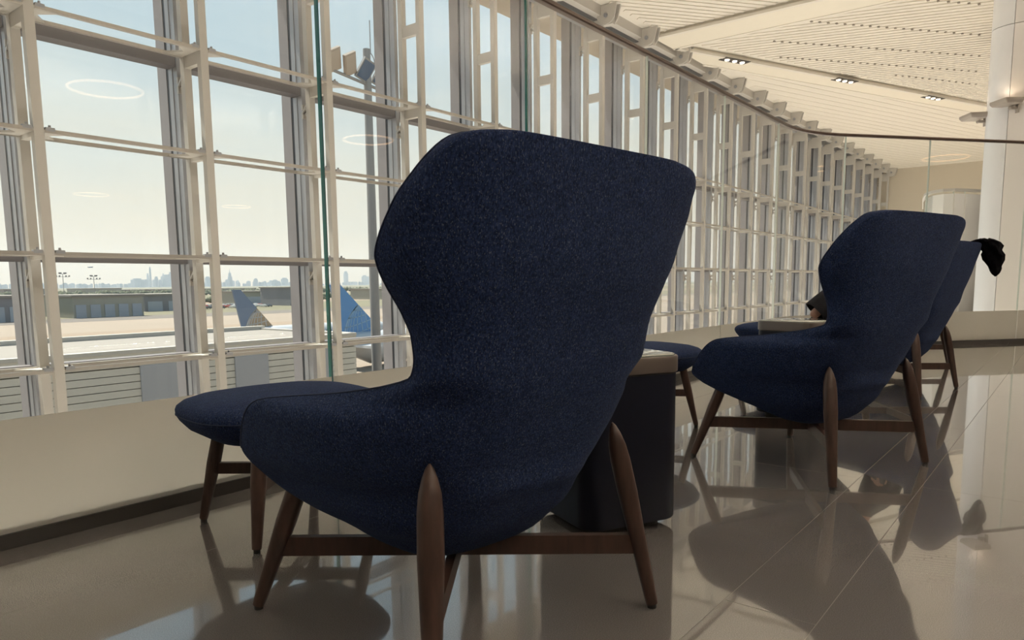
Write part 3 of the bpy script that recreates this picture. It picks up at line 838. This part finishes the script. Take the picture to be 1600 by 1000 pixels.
# one continuous body: pelvis, spine, neck, head, arms with hands, legs
V = [(0, -.06, .60, .13), (-.01, -.02, .74, .125), (-.03, .05, .90, (.15, .11)), (-.04, .10, 1.01, .055), (-.045, .13, 1.08, .055), (-.05, .16, 1.17, .092), (-.05, .17, 1.24, .08),
     (-.17, .07, .94, .065), (-.32, .15, .87, .056), (-.43, .25, .72, .044), (-.535, .352, .585, .038), (-.39, .40, .60, .036), (-.22, .42, .62, .028), (-.15, .435, .635, .030),
     (.12, .08, .94, .065), (.25, .10, .86, .056), (.30, .18, .74, .048), (.31, .28, .655, .040), (.22, .40, .64, .036), (.12, .50, .65, .028), (.07, .55, .655, .030),
     (-.11, .02, .585, .10), (-.15, .30, .575, .078), (-.16, .50, .565, .066), (-.16, .54, .30, .055), (-.16, .56, .08, .040), (-.16, .66, .05, .040),
     (.11, .02, .585, .10), (.15, .30, .575, .078), (.16, .50, .565, .066), (.16, .54, .30, .055), (.16, .56, .08, .040), (.16, .66, .05, .040)]
Ed = [(0, 1), (1, 2), (2, 3), (3, 4), (4, 5), (5, 6), (2, 7), (7, 8), (8, 9), (9, 10), (10, 11), (11, 12), (12, 13), (2, 14), (14, 15), (15, 16), (16, 17), (17, 18), (18, 19), (19, 20),
      (0, 21), (21, 22), (22, 23), (23, 24), (24, 25), (25, 26), (0, 27), (27, 28), (28, 29), (29, 30), (30, 31), (31, 32)]
skin_body('body', V, Ed, M['skin'], pr)
for sx, hand in ((-1, (-.15, .435, .635)), (1, (.07, .55, .655))):
    hx = Vector(hand); dr = Vector((.97, .22, 0)) if sx < 0 else Vector((-.62, .75, 0))
    sd_ = Vector((-dr.y, dr.x, 0))
    for k, (off, L) in enumerate(((-.026, .06), (-.009, .072), (.009, .068), (.026, .052))):
        b0 = hx + sd_ * off; b1 = b0 + dr * (.03 + L * .5) + Vector((0, 0, .006)); b2 = b0 + dr * (.03 + L) - Vector((0, 0, .014))
        t_ = MB(); t_.tube([b0, b1, b2], [.0095, .0085, .0065], 8); part('finger', t_, M['skin'], pr, True)
    b0 = hx - dr * .02 + sd_ * (-.03 * sx); t_ = MB(); t_.tube([b0, b0 + sd_ * (-.028 * sx) + dr * .02, b0 + sd_ * (-.032 * sx) + dr * .055], [.012, .010, .007], 8); part('thumb', t_, M['skin'], pr, True)
# clothes
skin_body('shirt', [(0, -.06, .58, .15), (-.01, -.02, .74, .15), (-.03, .05, .90, (.175, .135)), (-.04, .09, .985, .07), (-.17, .07, .94, .085), (-.31, .14, .885, .070), (-.36, .19, .83, .066),
                    (.12, .08, .94, .085), (.25, .10, .87, .078), (.295, .17, .77, .08)],
          [(0, 1), (1, 2), (2, 3), (2, 4), (4, 5), (5, 6), (2, 7), (7, 8), (8, 9)], M['black'], pr)
rings = []
for s_, r_ in ((0, .062), (.15, .078), (.5, .086), (.8, .090), (1.0, .094), (1.0, .085), (.7, .07)):
    c_ = Vector((-.31, .14, .875)).lerp(Vector((-.525, .345, .605)), s_); ax = Vector((-.215, .205, -.27)).normalized(); a_ = ax.cross(Vector((0, 0, 1))).normalized(); b2 = a_.cross(ax)
    rings.append([c_ + (a_ * math.cos(q) + b2 * math.sin(q)) * r_ * (1 + .05 * math.sin(3 * q + 5 * s_)) for q in [2 * math.pi * i / 20 for i in range(20)]])
t_ = MB(); t_.loft(rings, False, True); part('sleeve', t_, M['black'], pr, True, 60)
skin_body('trousers', [(0, -.06, .585, .14), (-.11, .02, .585, .112), (-.15, .30, .575, .09), (-.16, .50, .565, .078), (-.16, .54, .30, .068), (-.16, .555, .11, .06),
                       (.11, .02, .585, .112), (.15, .30, .575, .09), (.16, .50, .565, .078), (.16, .54, .30, .068), (.16, .555, .11, .06)],
          [(0, 1), (1, 2), (2, 3), (3, 4), (4, 5), (0, 6), (6, 7), (7, 8), (8, 9), (9, 10)], M['trousers'], pr)
for sx in (-1, 1):
    t_ = MB(); t_.loft([[(sx * .16 + .045 * math.cos(a) * k, .60 + .13 * math.sin(a) * k, z) for a in [2 * math.pi * i / 16 for i in range(16)]] for k, z in ((.95, 0.0), (1.05, .02), (1.0, .05), (.6, .09))]); part('shoe', t_, M['glide'], pr, True)
t_ = MB(); hc = Vector((-.05, .155, 1.215))
t_.loft([[hc + Vector((.093 * math.cos(a) * k, .108 * math.sin(a) * k - .012, z)) for a in [2 * math.pi * i / 18 for i in range(18)]] for k, z in ((.9, -.05), (1.0, 0), (.98, .04), (.75, .085), (.3, .108))]); part('hair', t_, M['hair'], pr, True)
for sx in (-1, 1):
    t_ = MB(); t_.tube([(-.05 + sx * .035, .243, 1.185), (-.05 + sx * .035, .252, 1.185)], .009, 8); part('eye', t_, M['dark'], pr, True)
    t_ = MB(); t_.loft([[(-.05 + sx * (.088 + k * .012), .16 + .022 * math.cos(a) * k2, 1.175 + .032 * math.sin(a) * k2) for a in [2 * math.pi * i / 10 for i in range(10)]] for k, k2 in ((0, .8), (.6, 1), (1, .6))]); part('ear', t_, M['skin'], pr, True)
t_ = MB(); t_.loft([[(-.05 + .006 * k, .248, 1.19), (-.05 - .006 * k, .248, 1.19), (-.05 - .014 * k, .245 + .02 * (k > .5), 1.15), (-.05 + .014 * k, .245 + .02 * (k > .5), 1.15)] for k in (1, .6)]); part('nose', t_, M['skin'], pr, True)
t_ = MB(); t_.tube([(-.075, .236, 1.125), (-.05, .246, 1.122), (-.025, .236, 1.125)], [.004, .006, .004], 6); part('mouth', t_, M['trousers'], pr, True)

# jacket thrown over the corner of the third chair
jk = tag(empty('jacket', (6.20, 1.14, 0), -.20), 'black jacket bunched over the back corner of a lounge chair', 'jacket')
rings = []
for k, (z, r_, dx, dy) in enumerate(((1.142, .035, .35, -.49), (1.136, .062, .36, -.50), (1.118, .080, .375, -.515), (1.085, .086, .385, -.53), (1.05, .080, .392, -.54), (1.02, .086, .40, -.548),
                                     (.985, .074, .405, -.55), (.95, .060, .41, -.552), (.915, .046, .418, -.556), (.885, .030, .424, -.558), (.868, .008, .426, -.558))):
    rg = []
    for i in range(26):
        q = 2 * math.pi * i / 26; f_ = 1 + .20 * math.sin(3 * q + k * .45) + .17 * math.sin(5 * q - k * 1.3) + .10 * math.sin(8 * q + k * 2.1)
        rg.append((dx + r_ * 1.0 * f_ * math.cos(q), dy + r_ * .75 * f_ * math.sin(q), z + .006 * math.sin(4 * q)))
    rings.append(rg)
t_ = MB(); t_.loft(rings); part('cloth', t_, M['jacket'], jk, True, 35)
rings = []
for k, (z, r_, dx, dy) in enumerate(((1.138, .05, .33, -.47), (1.12, .06, .31, -.435), (1.05, .055, .30, -.41), (.98, .05, .30, -.39), (.93, .03, .30, -.38))):
    rings.append([(dx + r_ * (1 + .15 * math.sin(3 * q + k)) * math.cos(q), dy + r_ * .45 * math.sin(q), z) for q in [2 * math.pi * i / 16 for i in range(16)]])
t_ = MB(); t_.loft(rings); part('sleeve', t_, M['jacket'], jk, True, 80)

# ------------------------------------------------------------------ outside: ground and apron
GZ = -11.0
mb = MB(); mb.box(-12000, 30000, 8.9, 30000, GZ - 1, GZ); tag(part('ground', mb, M['tarmac']), kind='structure')
for nm_, y0, y1, m_, dz in (('road', 268, 300, 'asphalt', .03), ('field', 300, 420, 'scrub', .02), ('field_far', 520, 900, 'scrub', .02), ('road_far', 190, 204, 'soil', .02), ('field_distant', 1300, 9500, 'scrub', .5), ('road_soil', 430, 505, 'soil', .02)):
    mb = MB(); mb.box(-3000 - y1, 9000 + y1, y0, y1, GZ - .5, GZ + dz); tag(part(nm_, mb, M[m_]), kind='structure')
# concourse with ribbed siding just outside
bl = tag(empty('concourse_building', (7, 30, GZ)), 'low concourse building with pale horizontal siding and white roof edge', 'building')
BX0, BX1, BY0, BY1, BZ = -14, 24.6, 30.0, 38.6, -1.78
mb = MB(); mb.box(BX0 - 7, BX1 - 7, .12, BY1 - 30, 0, BZ - GZ); part('core', mb, M['roof'], bl)
mb = MB(); mb.box(BX0 - 7, BX1 - 7, -.1, .25, BZ - GZ - .05, BZ - GZ + .10); part('coping', mb, M['parapet'], bl)
mb = MB(); mb.box(BX0 - 7, BX1 - 7, BY1 - 30 - .3, BY1 - 30 + .1, BZ - GZ - .05, BZ - GZ + .22); part('coping', mb, M['parapet'], bl)
mb = MB(); mb.box(BX1 - 7 - .3, BX1 - 7 + .1, 0, BY1 - 30, BZ - GZ - .05, BZ - GZ + .10); part('coping', mb, M['parapet'], bl)
t = MB(); t.box(0, BX1 - BX0, -.03, .12, 0, .27); sm = t.mesh('siding_board', M['siding'])
for k in range(24): link('siding_board', sm, bl, (BX0 - 7, .0, BZ - GZ - .60 - .3 * (k + 1)))
mb = MB(); mb.box(BX0 - 7, BX1 - 7, -.06, .12, BZ - GZ - .58, BZ - GZ - .05); part('fascia', mb, M['siding'], bl)
for xa, xb in ((13.4, 14.9), (17.6, 19.3), (21.6, 23.0)):
    mb = MB(); mb.box(xa - 7, xb - 7, -.10, -.031, 0, BZ - GZ - .58); part('bay_panel', mb, M['siding2'], bl)

# floodlight mast
ms = tag(empty('floodlight_mast', (29.5, 34, GZ)), 'tall grey floodlight mast with tilted lamp heads standing on the apron', 'light mast')
t = MB(); t.tube([(0, 0, 0), (0, 0, 25.6)], [.34, .22], 14); part('pole', t, M['mast'], ms, True)
t = MB(); t.tube([(-2.7, 0, 23.9), (1.6, 0, 23.4)], .09, 8); part('crossarm', t, M['mast'], ms, True)
t = MB(); t.tube([(.3, 0, 25.4), (.3, 0, 27.3)], .03, 6); part('antenna', t, M['mast'], ms)
for k, (x, z, tl) in enumerate(((-2.6, 24.4, .5), (-1.5, 24.4, .5), (-.35, 24.3, -.3), (.85, 24.2, -.3))):
    hd = part('lamp_head', MB().box(-.45, .45, -.09, .09, -.62, .62), M['panelface'] if tl > 0 else M['mast'], ms, loc=(x, -.25, z)); hd.rotation_euler = (.5, -tl, 0)
    ff = part('lens', MB().box(-.38, .38, -.11, -.09, -.52, .52), M['tower'] if tl < 0 else M['panelface'], hd)
t = MB(); t.tube([(.1 + .5 * math.sin(a), 0, 24.9 + .6 * math.cos(a)) for a in [k * .3 for k in range(11)]], .03, 5); part('cable', t, M['mast'], ms)

# distant light masts
for k, (px, ty, by) in enumerate(((100, 428, 455), (148, 432, 456))):
    p = at(px, 455, 820); tp_ = at(px, ty, 820)
    e_ = tag(empty('floodlight_mast', (p.x, p.y, GZ)), ('far thin floodlight mast with two rows of heads, further from the skyline towers', 'far thin floodlight mast with two rows of heads, closer to the skyline towers')[k], 'light mast')
    t = MB(); t.tube([(0, 0, 0), (0, 0, tp_.z - GZ)], .28, 6); part('pole', t, M['mast'], e_)
    for z, hw in ((tp_.z - GZ, 3.0), (tp_.z - GZ - 3.0, 6.0)):
        t = MB(); t.box(-hw, hw, -.2, .2, z - .15, z + .15); part('crossarm', t, M['mast'], e_)
        for q in (-1, -.5, .5, 1):
            t = MB(); t.box(hw * q - .7, hw * q + .7, -.3, .3, z + .1, z + 1.5); part('lamp_head', t, M['mast'], e_)


# ------------------------------------------------------------------ aircraft
def globe_lines(c, rad, clipf, yoff, wline, mer, par, a0=0.0):
    """lattice of meridians and parallels of a globe, on the fin side at y=yoff"""
    t_ = MB()

    def strip(pts):
        for p, q in zip(pts[:-1], pts[1:]):
            if clipf(*p) and clipf(*q):
                d = Vector((q[0] - p[0], q[1] - p[1])); L = d.length
                if L < 1e-6: continue
                n_ = Vector((-d.y, d.x)) / L * wline / 2
                t_.add([(p[0] - n_.x, yoff, p[1] - n_.y), (q[0] - n_.x, yoff, q[1] - n_.y), (q[0] + n_.x, yoff, q[1] + n_.y), (p[0] + n_.x, yoff, p[1] + n_.y),
                        (p[0] - n_.x, yoff * .97, p[1] - n_.y), (q[0] - n_.x, yoff * .97, q[1] - n_.y), (q[0] + n_.x, yoff * .97, q[1] + n_.y), (p[0] + n_.x, yoff * .97, p[1] + n_.y)],
                       [(0, 1, 2, 3), (4, 7, 6, 5), (0, 4, 5, 1), (1, 5, 6, 2), (2, 6, 7, 3), (3, 7, 4, 0)])
    ca, sa = math.cos(a0), math.sin(a0)

    def rot(x, z): return (c[0] + x * ca - z * sa, c[1] + x * sa + z * ca)
    for m_ in mer:
        strip([rot(rad * math.sin(m_) * math.cos(l), rad * math.sin(l)) for l in np.linspace(-1.5, 1.5, 40)])
    for l in par:
        strip([rot(rad * math.cos(l) * s_, rad * math.sin(l) * (1 - .12 * (1 - s_ * s_))) for s_ in np.linspace(-1, 1, 30)])
    return t_


def airplane(loc, label, fin, tailmat, linemat, globe, length, rfus, rz=0.0):
    """nose towards +X; fin given in local x,z"""
    e_ = tag(empty('airplane', loc, rz), label, 'airplane')
    rings = []
    for s_, k, dz in ((0, .06, .75), (.05, .45, .5), (.10, .80, .2), (.16, 1, 0), (.80, 1, 0), (.9, .88, -.06), (.96, .6, -.2), (1.0, .1, -.45)):
        rings.append([(-length * .16 + length * s_, rfus * k * math.cos(a), rfus * (k * math.sin(a) + dz)) for a in [2 * math.pi * i / 20 for i in range(20)]])
    t_ = MB(); t_.loft(rings); part('fuselage', t_, M['fuselage'], e_, True, 60)
    n = len(fin); t_ = MB(); th = .16
    t_.add([(p[0], -th, p[1]) for p in fin] + [(p[0], th, p[1]) for p in fin], [tuple(range(n)), tuple(range(2 * n - 1, n - 1, -1))] + [(i, n + i, n + (i + 1) % n, (i + 1) % n) for i in range(n)])
    fo = part('fin', t_, tailmat, e_)
    poly = fin

    def inside(x, z):
        s_ = 0
        for i in range(n):
            (x1, z1), (x2, z2) = poly[i], poly[(i + 1) % n]; cr = (x2 - x1) * (z - z1) - (z2 - z1) * (x - x1)
            if cr > 0: s_ += 1
            elif cr < 0: s_ -= 1
        return abs(s_) == n
    c, rad, a0, fillm = globe
    if fillm:
        t_ = MB(); pts = [(c[0] + rad * math.cos(a), c[1] + rad * math.sin(a)) for a in np.linspace(0, 2 * math.pi, 60)]
        base = poly
        q = [p for p in pts]
        for i in range(n):                       # clip disc to fin
            (x1, z1), (x2, z2) = base[i], base[(i + 1) % n]; A_, B_ = (z2 - z1), -(x2 - x1); C_ = A_ * x1 + B_ * z1
            cen = (sum(p[0] for p in base) / n, sum(p[1] for p in base) / n)
            if A_ * cen[0] + B_ * cen[1] > C_: A_, B_, C_ = -A_, -B_, -C_
            q = clip(q, A_, B_, C_)
        if len(q) > 2:
            for sy in (-1, 1):
                m_ = len(q); t_.add([(p[0], sy * .165, p[1]) for p in q] + [(p[0], sy * .15, p[1]) for p in q], [tuple(range(m_)), tuple(range(2 * m_ - 1, m_ - 1, -1))] + [(i, m_ + i, m_ + (i + 1) % m_, (i + 1) % m_) for i in range(m_)])
            part('globe_disc', t_, fillm, fo)
    for sy in (-1, 1):
        gl_ = globe_lines(c, rad * .98, inside, sy * .18, .11, np.linspace(-1.5, 1.5, 17), np.linspace(-1.35, 1.35, 12), a0)
        if gl_.v: part('globe_lattice', gl_, linemat, fo)
    for sy in (-1, 1):
        t_ = MB(); pts = [(-length * .13, 0), (-length * .02, 0), (-length * .10, sy * rfus * 3), (-length * .135, sy * rfus * 3)]
        t_.prism(pts, rfus * .2, rfus * .35); part('tailplane', t_, M['fuselage'], e_)
        t_ = MB(); pts = [(length * .32, 0), (length * .52, 0), (length * .33, sy * length * .42), (length * .27, sy * length * .42)]
        t_.prism(pts, -rfus * .55, -rfus * .38); part('wing', t_, M['fuselage'], e_)
        rg = [[(length * (.36 + .10 * s_), sy * rfus * 2.6 + .95 * k * math.cos(a), -rfus * .95 + .95 * k * math.sin(a)) for a in [2 * math.pi * i / 14 for i in range(14)]] for s_, k in ((0, .6), (.3, .9), (.8, 1), (1, .85))]
        t_ = MB(); t_.loft(rg); part('engine', t_, M['fuselage'], e_, True, 60)
    w = MB(); w.box(-.16, .16, -.03, .03, -.24, .24); wm = w.mesh('cabin_window', M['dark'])
    for k in range(int(length * .55 / .8)):
        for sy in (-1, 1): link('cabin_window', wm, e_, (length * .08 + k * .8, sy * rfus * .985, rfus * .22))
    for x in (length * .40, length * .72):
        t_ = MB(); t_.tube([(x, 0, -rfus), (x, 0, GZ - loc[2] + .5)], .12, 8); part('strut', t_, M['mast'], e_)
        t_ = MB(); t_.tube([(x, -.5, GZ - loc[2] + .5), (x, .5, GZ - loc[2] + .5)], .5, 14); part('wheel', t_, M['glide'], e_)
    return e_


airplane((67.0, 105, -7.6), 'parked airplane with slate blue tail and gold globe emblem behind the concourse', [(-5.1, 7.8), (-3.7, 7.8), (2.4, 1.1), (-3.6, .9)], M['tailgrey'], M['pale'], ((2.0, .2), 5.4, .25, M['gold']), 34, 1.75)
airplane((68.2, 80, -8.15), 'parked airplane with bright blue tail and pale globe lattice beyond the mast', [(-6.6, 9.0), (-5.0, 9.0), (2.2, 2.3), (-5.0, 1.7)], M['tailblue'], M['palesky'], ((1.2, 1.2), 6.0, .3, None), 38, 2.35)
p = at(141, 418, 900)
fp = tag(empty('flying_airplane', p, .3), 'tiny airplane climbing in the sky above the distant skyline', 'airplane')
t = MB(); t.tube([(-3, 0, 0), (-1.5, 0, .1), (3, 0, .6), (3.8, 0, .8)], [.15, .5, .5, .1], 8); part('fuselage', t, M['tower'], fp, True)
t = MB(); t.prism([(-.5, 0), (1, 0), (-.6, 3.4), (-1.2, 3.4)], .2, .3); t.prism([(-.5, 0), (1, 0), (-.6, -3.4), (-1.2, -3.4)], .2, .3); part('wing', t, M['tower'], fp)
t = MB(); t.add([(-3, -.05, 0), (-2, -.05, .2), (-3.2, -.05, 1.4), (-3, .05, 0), (-2, .05, .2), (-3.2, .05, 1.4)], [(0, 1, 2), (5, 4, 3), (0, 3, 4, 1), (1, 4, 5, 2), (2, 5, 3, 0)]); part('fin', t, M['tower'], fp)


# ------------------------------------------------------------------ buildings beyond the apron
def shed(px0, px1, py0, Y, dep, m_, label, name='hangar', doors=0, roofh=.0):
    a, b = at(px0, 450, Y), at(px1, 450, Y); top = at((px0 + px1) / 2, py0, Y).z
    e_ = tag(empty(name, ((a.x + b.x) / 2, Y, GZ)), label, 'building'); w2 = (b.x - a.x) / 2; hh = top - GZ
    t_ = MB(); t_.box(-w2, w2, 0, dep, 0, hh); part('walls', t_, M[m_], e_)
    t_ = MB(); t_.box(-w2 - .6, w2 + .6, -.6, dep + .6, hh, hh + .7); part('roof', t_, M['roof'], e_)
    for k in range(doors):
        x = -w2 + (k + .5) * 2 * w2 / doors; t_ = MB(); t_.box(x - w2 / doors * .7, x + w2 / doors * .7, -.25, .0, 0, hh * .62); part('door', t_, M['hangar3'], e_)
    return e_


shed(112, 222, 463, 300, 40, 'hangar', 'long grey green shed with blue doors in the middle distance', doors=5)
shed(224, 318, 461, 346, 35, 'hangar2', 'dark hangar beyond the apron left of the slate blue tail', doors=3)
shed(-20, 60, 465, 290, 35, 'hangar2', 'dark hangar at the far left beyond the apron', doors=3)
shed(380, 452, 456, 412, 30, 'hangar', 'grey green shed just right of the slate blue tail', doors=2)
shed(453, 470, 450, 356, 30, 'hangar2', 'tall dark building right of the slate blue tail', doors=2)
shed(600, 640, 452, 420, 40, 'hangar', 'pale shed glimpsed beyond the floodlight mast', doors=2)
for k, (x0, x1, y0) in enumerate(((5, 90, 452), (130, 190, 451), (196, 300, 452.5), (305, 400, 451), (410, 520, 452), (530, 640, 451))):
    lab = ('low warehouse at the far left under the skyline', 'low warehouse beneath the two far light masts', 'long low warehouse left of the spired tower', 'low warehouse beneath the spired tower', 'low warehouse between the two aircraft tails', 'low warehouse behind the floodlight mast')[k]
    shed(x0, x1, y0, 1150, 60, 'hangar' if k % 2 else 'roof', lab, 'warehouse')

# skyline
SKY = []
rs = random.Random(3)
for x in range(0, 660, 5):
    dens = math.exp(-((x - 255) / 45) ** 2) * 7 + math.exp(-((x - 360) / 50) ** 2) * 5 + math.exp(-((x - 440) / 30) ** 2) * 5 + math.exp(-((x - 550) / 35) ** 2) * 4
    SKY.append((x + rs.uniform(-2, 2), rs.uniform(2, 5) + dens * rs.uniform(.4, 1.2), rs.uniform(4, 8)))
SKY += [(215, 12, 20), (260, 18, 16), (268, 22, 8), (256, 20, 3.0), (232, 20, 4), (245, 15, 6), (325, 15, 9), (445, 13, 12), (541, 23, 8), (570, 17, 10), (575, 15, 12), (430, 10, 10), (400, 12, 7)]
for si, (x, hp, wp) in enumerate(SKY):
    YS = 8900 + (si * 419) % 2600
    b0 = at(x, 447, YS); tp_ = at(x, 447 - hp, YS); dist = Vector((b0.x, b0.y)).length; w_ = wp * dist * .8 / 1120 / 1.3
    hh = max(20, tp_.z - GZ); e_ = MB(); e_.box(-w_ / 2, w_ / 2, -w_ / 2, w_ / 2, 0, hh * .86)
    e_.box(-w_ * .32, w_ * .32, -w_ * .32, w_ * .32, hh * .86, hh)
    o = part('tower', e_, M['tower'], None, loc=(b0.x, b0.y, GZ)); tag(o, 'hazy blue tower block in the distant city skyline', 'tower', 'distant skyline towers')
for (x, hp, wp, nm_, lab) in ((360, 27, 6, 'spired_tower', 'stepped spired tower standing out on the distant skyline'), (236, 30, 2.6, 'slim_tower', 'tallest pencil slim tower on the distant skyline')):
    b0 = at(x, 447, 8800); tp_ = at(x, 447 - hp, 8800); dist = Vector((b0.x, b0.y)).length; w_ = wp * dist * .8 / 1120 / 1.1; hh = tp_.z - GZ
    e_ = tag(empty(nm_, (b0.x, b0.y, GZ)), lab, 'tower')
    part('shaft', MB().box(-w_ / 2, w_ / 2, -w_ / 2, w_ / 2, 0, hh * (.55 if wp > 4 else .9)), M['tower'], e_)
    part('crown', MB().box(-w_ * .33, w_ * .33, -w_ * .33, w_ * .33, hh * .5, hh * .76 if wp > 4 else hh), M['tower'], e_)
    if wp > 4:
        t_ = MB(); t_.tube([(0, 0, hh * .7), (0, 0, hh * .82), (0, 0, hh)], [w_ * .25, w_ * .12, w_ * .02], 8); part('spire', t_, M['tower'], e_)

# tree belts (uncountable at this distance)
t = MB(); rs = random.Random(5)
for k in range(900):
    px = rs.uniform(-20, 680); Y = rs.choice((490, 540, 900, 1000, 1080)) + rs.uniform(-15, 15); c = at(px, 450, Y); r_ = rs.uniform(1.2, 2.8) * (1 if Y < 600 else 1.6)
    zz = [0, r_ * .5, r_ * 1.2, r_ * 1.8]; kk = [.3, 1, .8, .1]
    t.loft([[(c.x + r_ * q * math.cos(a), c.y + r_ * q * math.sin(a), GZ + z) for a in [2 * math.pi * i / 6 + k for i in range(6)]] for q, z in zip(kk, zz)])
tag(part('treeline', t, M['leaf']), 'dark green belts of trees beyond the apron', 'trees', kind='stuff')

# parked vehicles
cm_ = {}
for nm_ in ('carw', 'card', 'carr'):
    t = MB(); t.box(-2.2, 2.2, -.9, .9, .35, 1.0); t.loft([[(-1.5, -.85, 1.0), (1.1, -.85, 1.0), (1.1, .85, 1.0), (-1.5, .85, 1.0)], [(-1.1, -.7, 1.5), (.5, -.7, 1.5), (.5, .7, 1.5), (-1.1, .7, 1.5)]])
    for x in (-1.4, 1.4):
        for y in (-.85, .85): t.tube([(x, y - .1, .33), (x, y + .1, .33)], .33, 8)
    cm_[nm_] = t.mesh('parked_car', M[nm_])
rs = random.Random(11); x_lot = at(322, 470, 350).x
for k in range(65):
    row, col_ = divmod(k, 13)
    if rs.random() < .2: continue
    c = Vector((x_lot + col_ * 3.1 + row * 3, 352 + row * 9, 0)); nm_ = rs.choice(('carw', 'carw', 'carw', 'card', 'card', 'carw', 'carr'))
    tag(link('parked_car', cm_[nm_], None, (c.x, c.y, GZ + .03), 1.57 + rs.uniform(-.03, .03)), {'carw': 'tiny white car parked beyond the apron', 'card': 'tiny dark car parked beyond the apron', 'carr': 'tiny red car parked beyond the apron'}[nm_], 'car', 'cars parked beyond the apron')

# ------------------------------------------------------------------ haze over the airfield
hz = bpy.data.materials.new('haze'); hz.use_nodes = True; t_ = hz.node_tree; t_.nodes.clear()
o_ = t_.nodes.new('ShaderNodeOutputMaterial'); vs_ = t_.nodes.new('ShaderNodeVolumeScatter')
vs_.inputs['Color'].default_value = (0.72, 0.86, 1.0, 1); vs_.inputs['Density'].default_value = 0.00008; vs_.inputs['Anisotropy'].default_value = 0.3
t_.links.new(vs_.outputs[0], o_.inputs['Volume'])
mb = MB(); mb.box(-11000, 29000, 60, 12000, GZ - .8, 420); hzo = part('haze', mb, hz); tag(hzo, 'pale haze hanging over the airfield and the city', 'haze', kind='stuff')
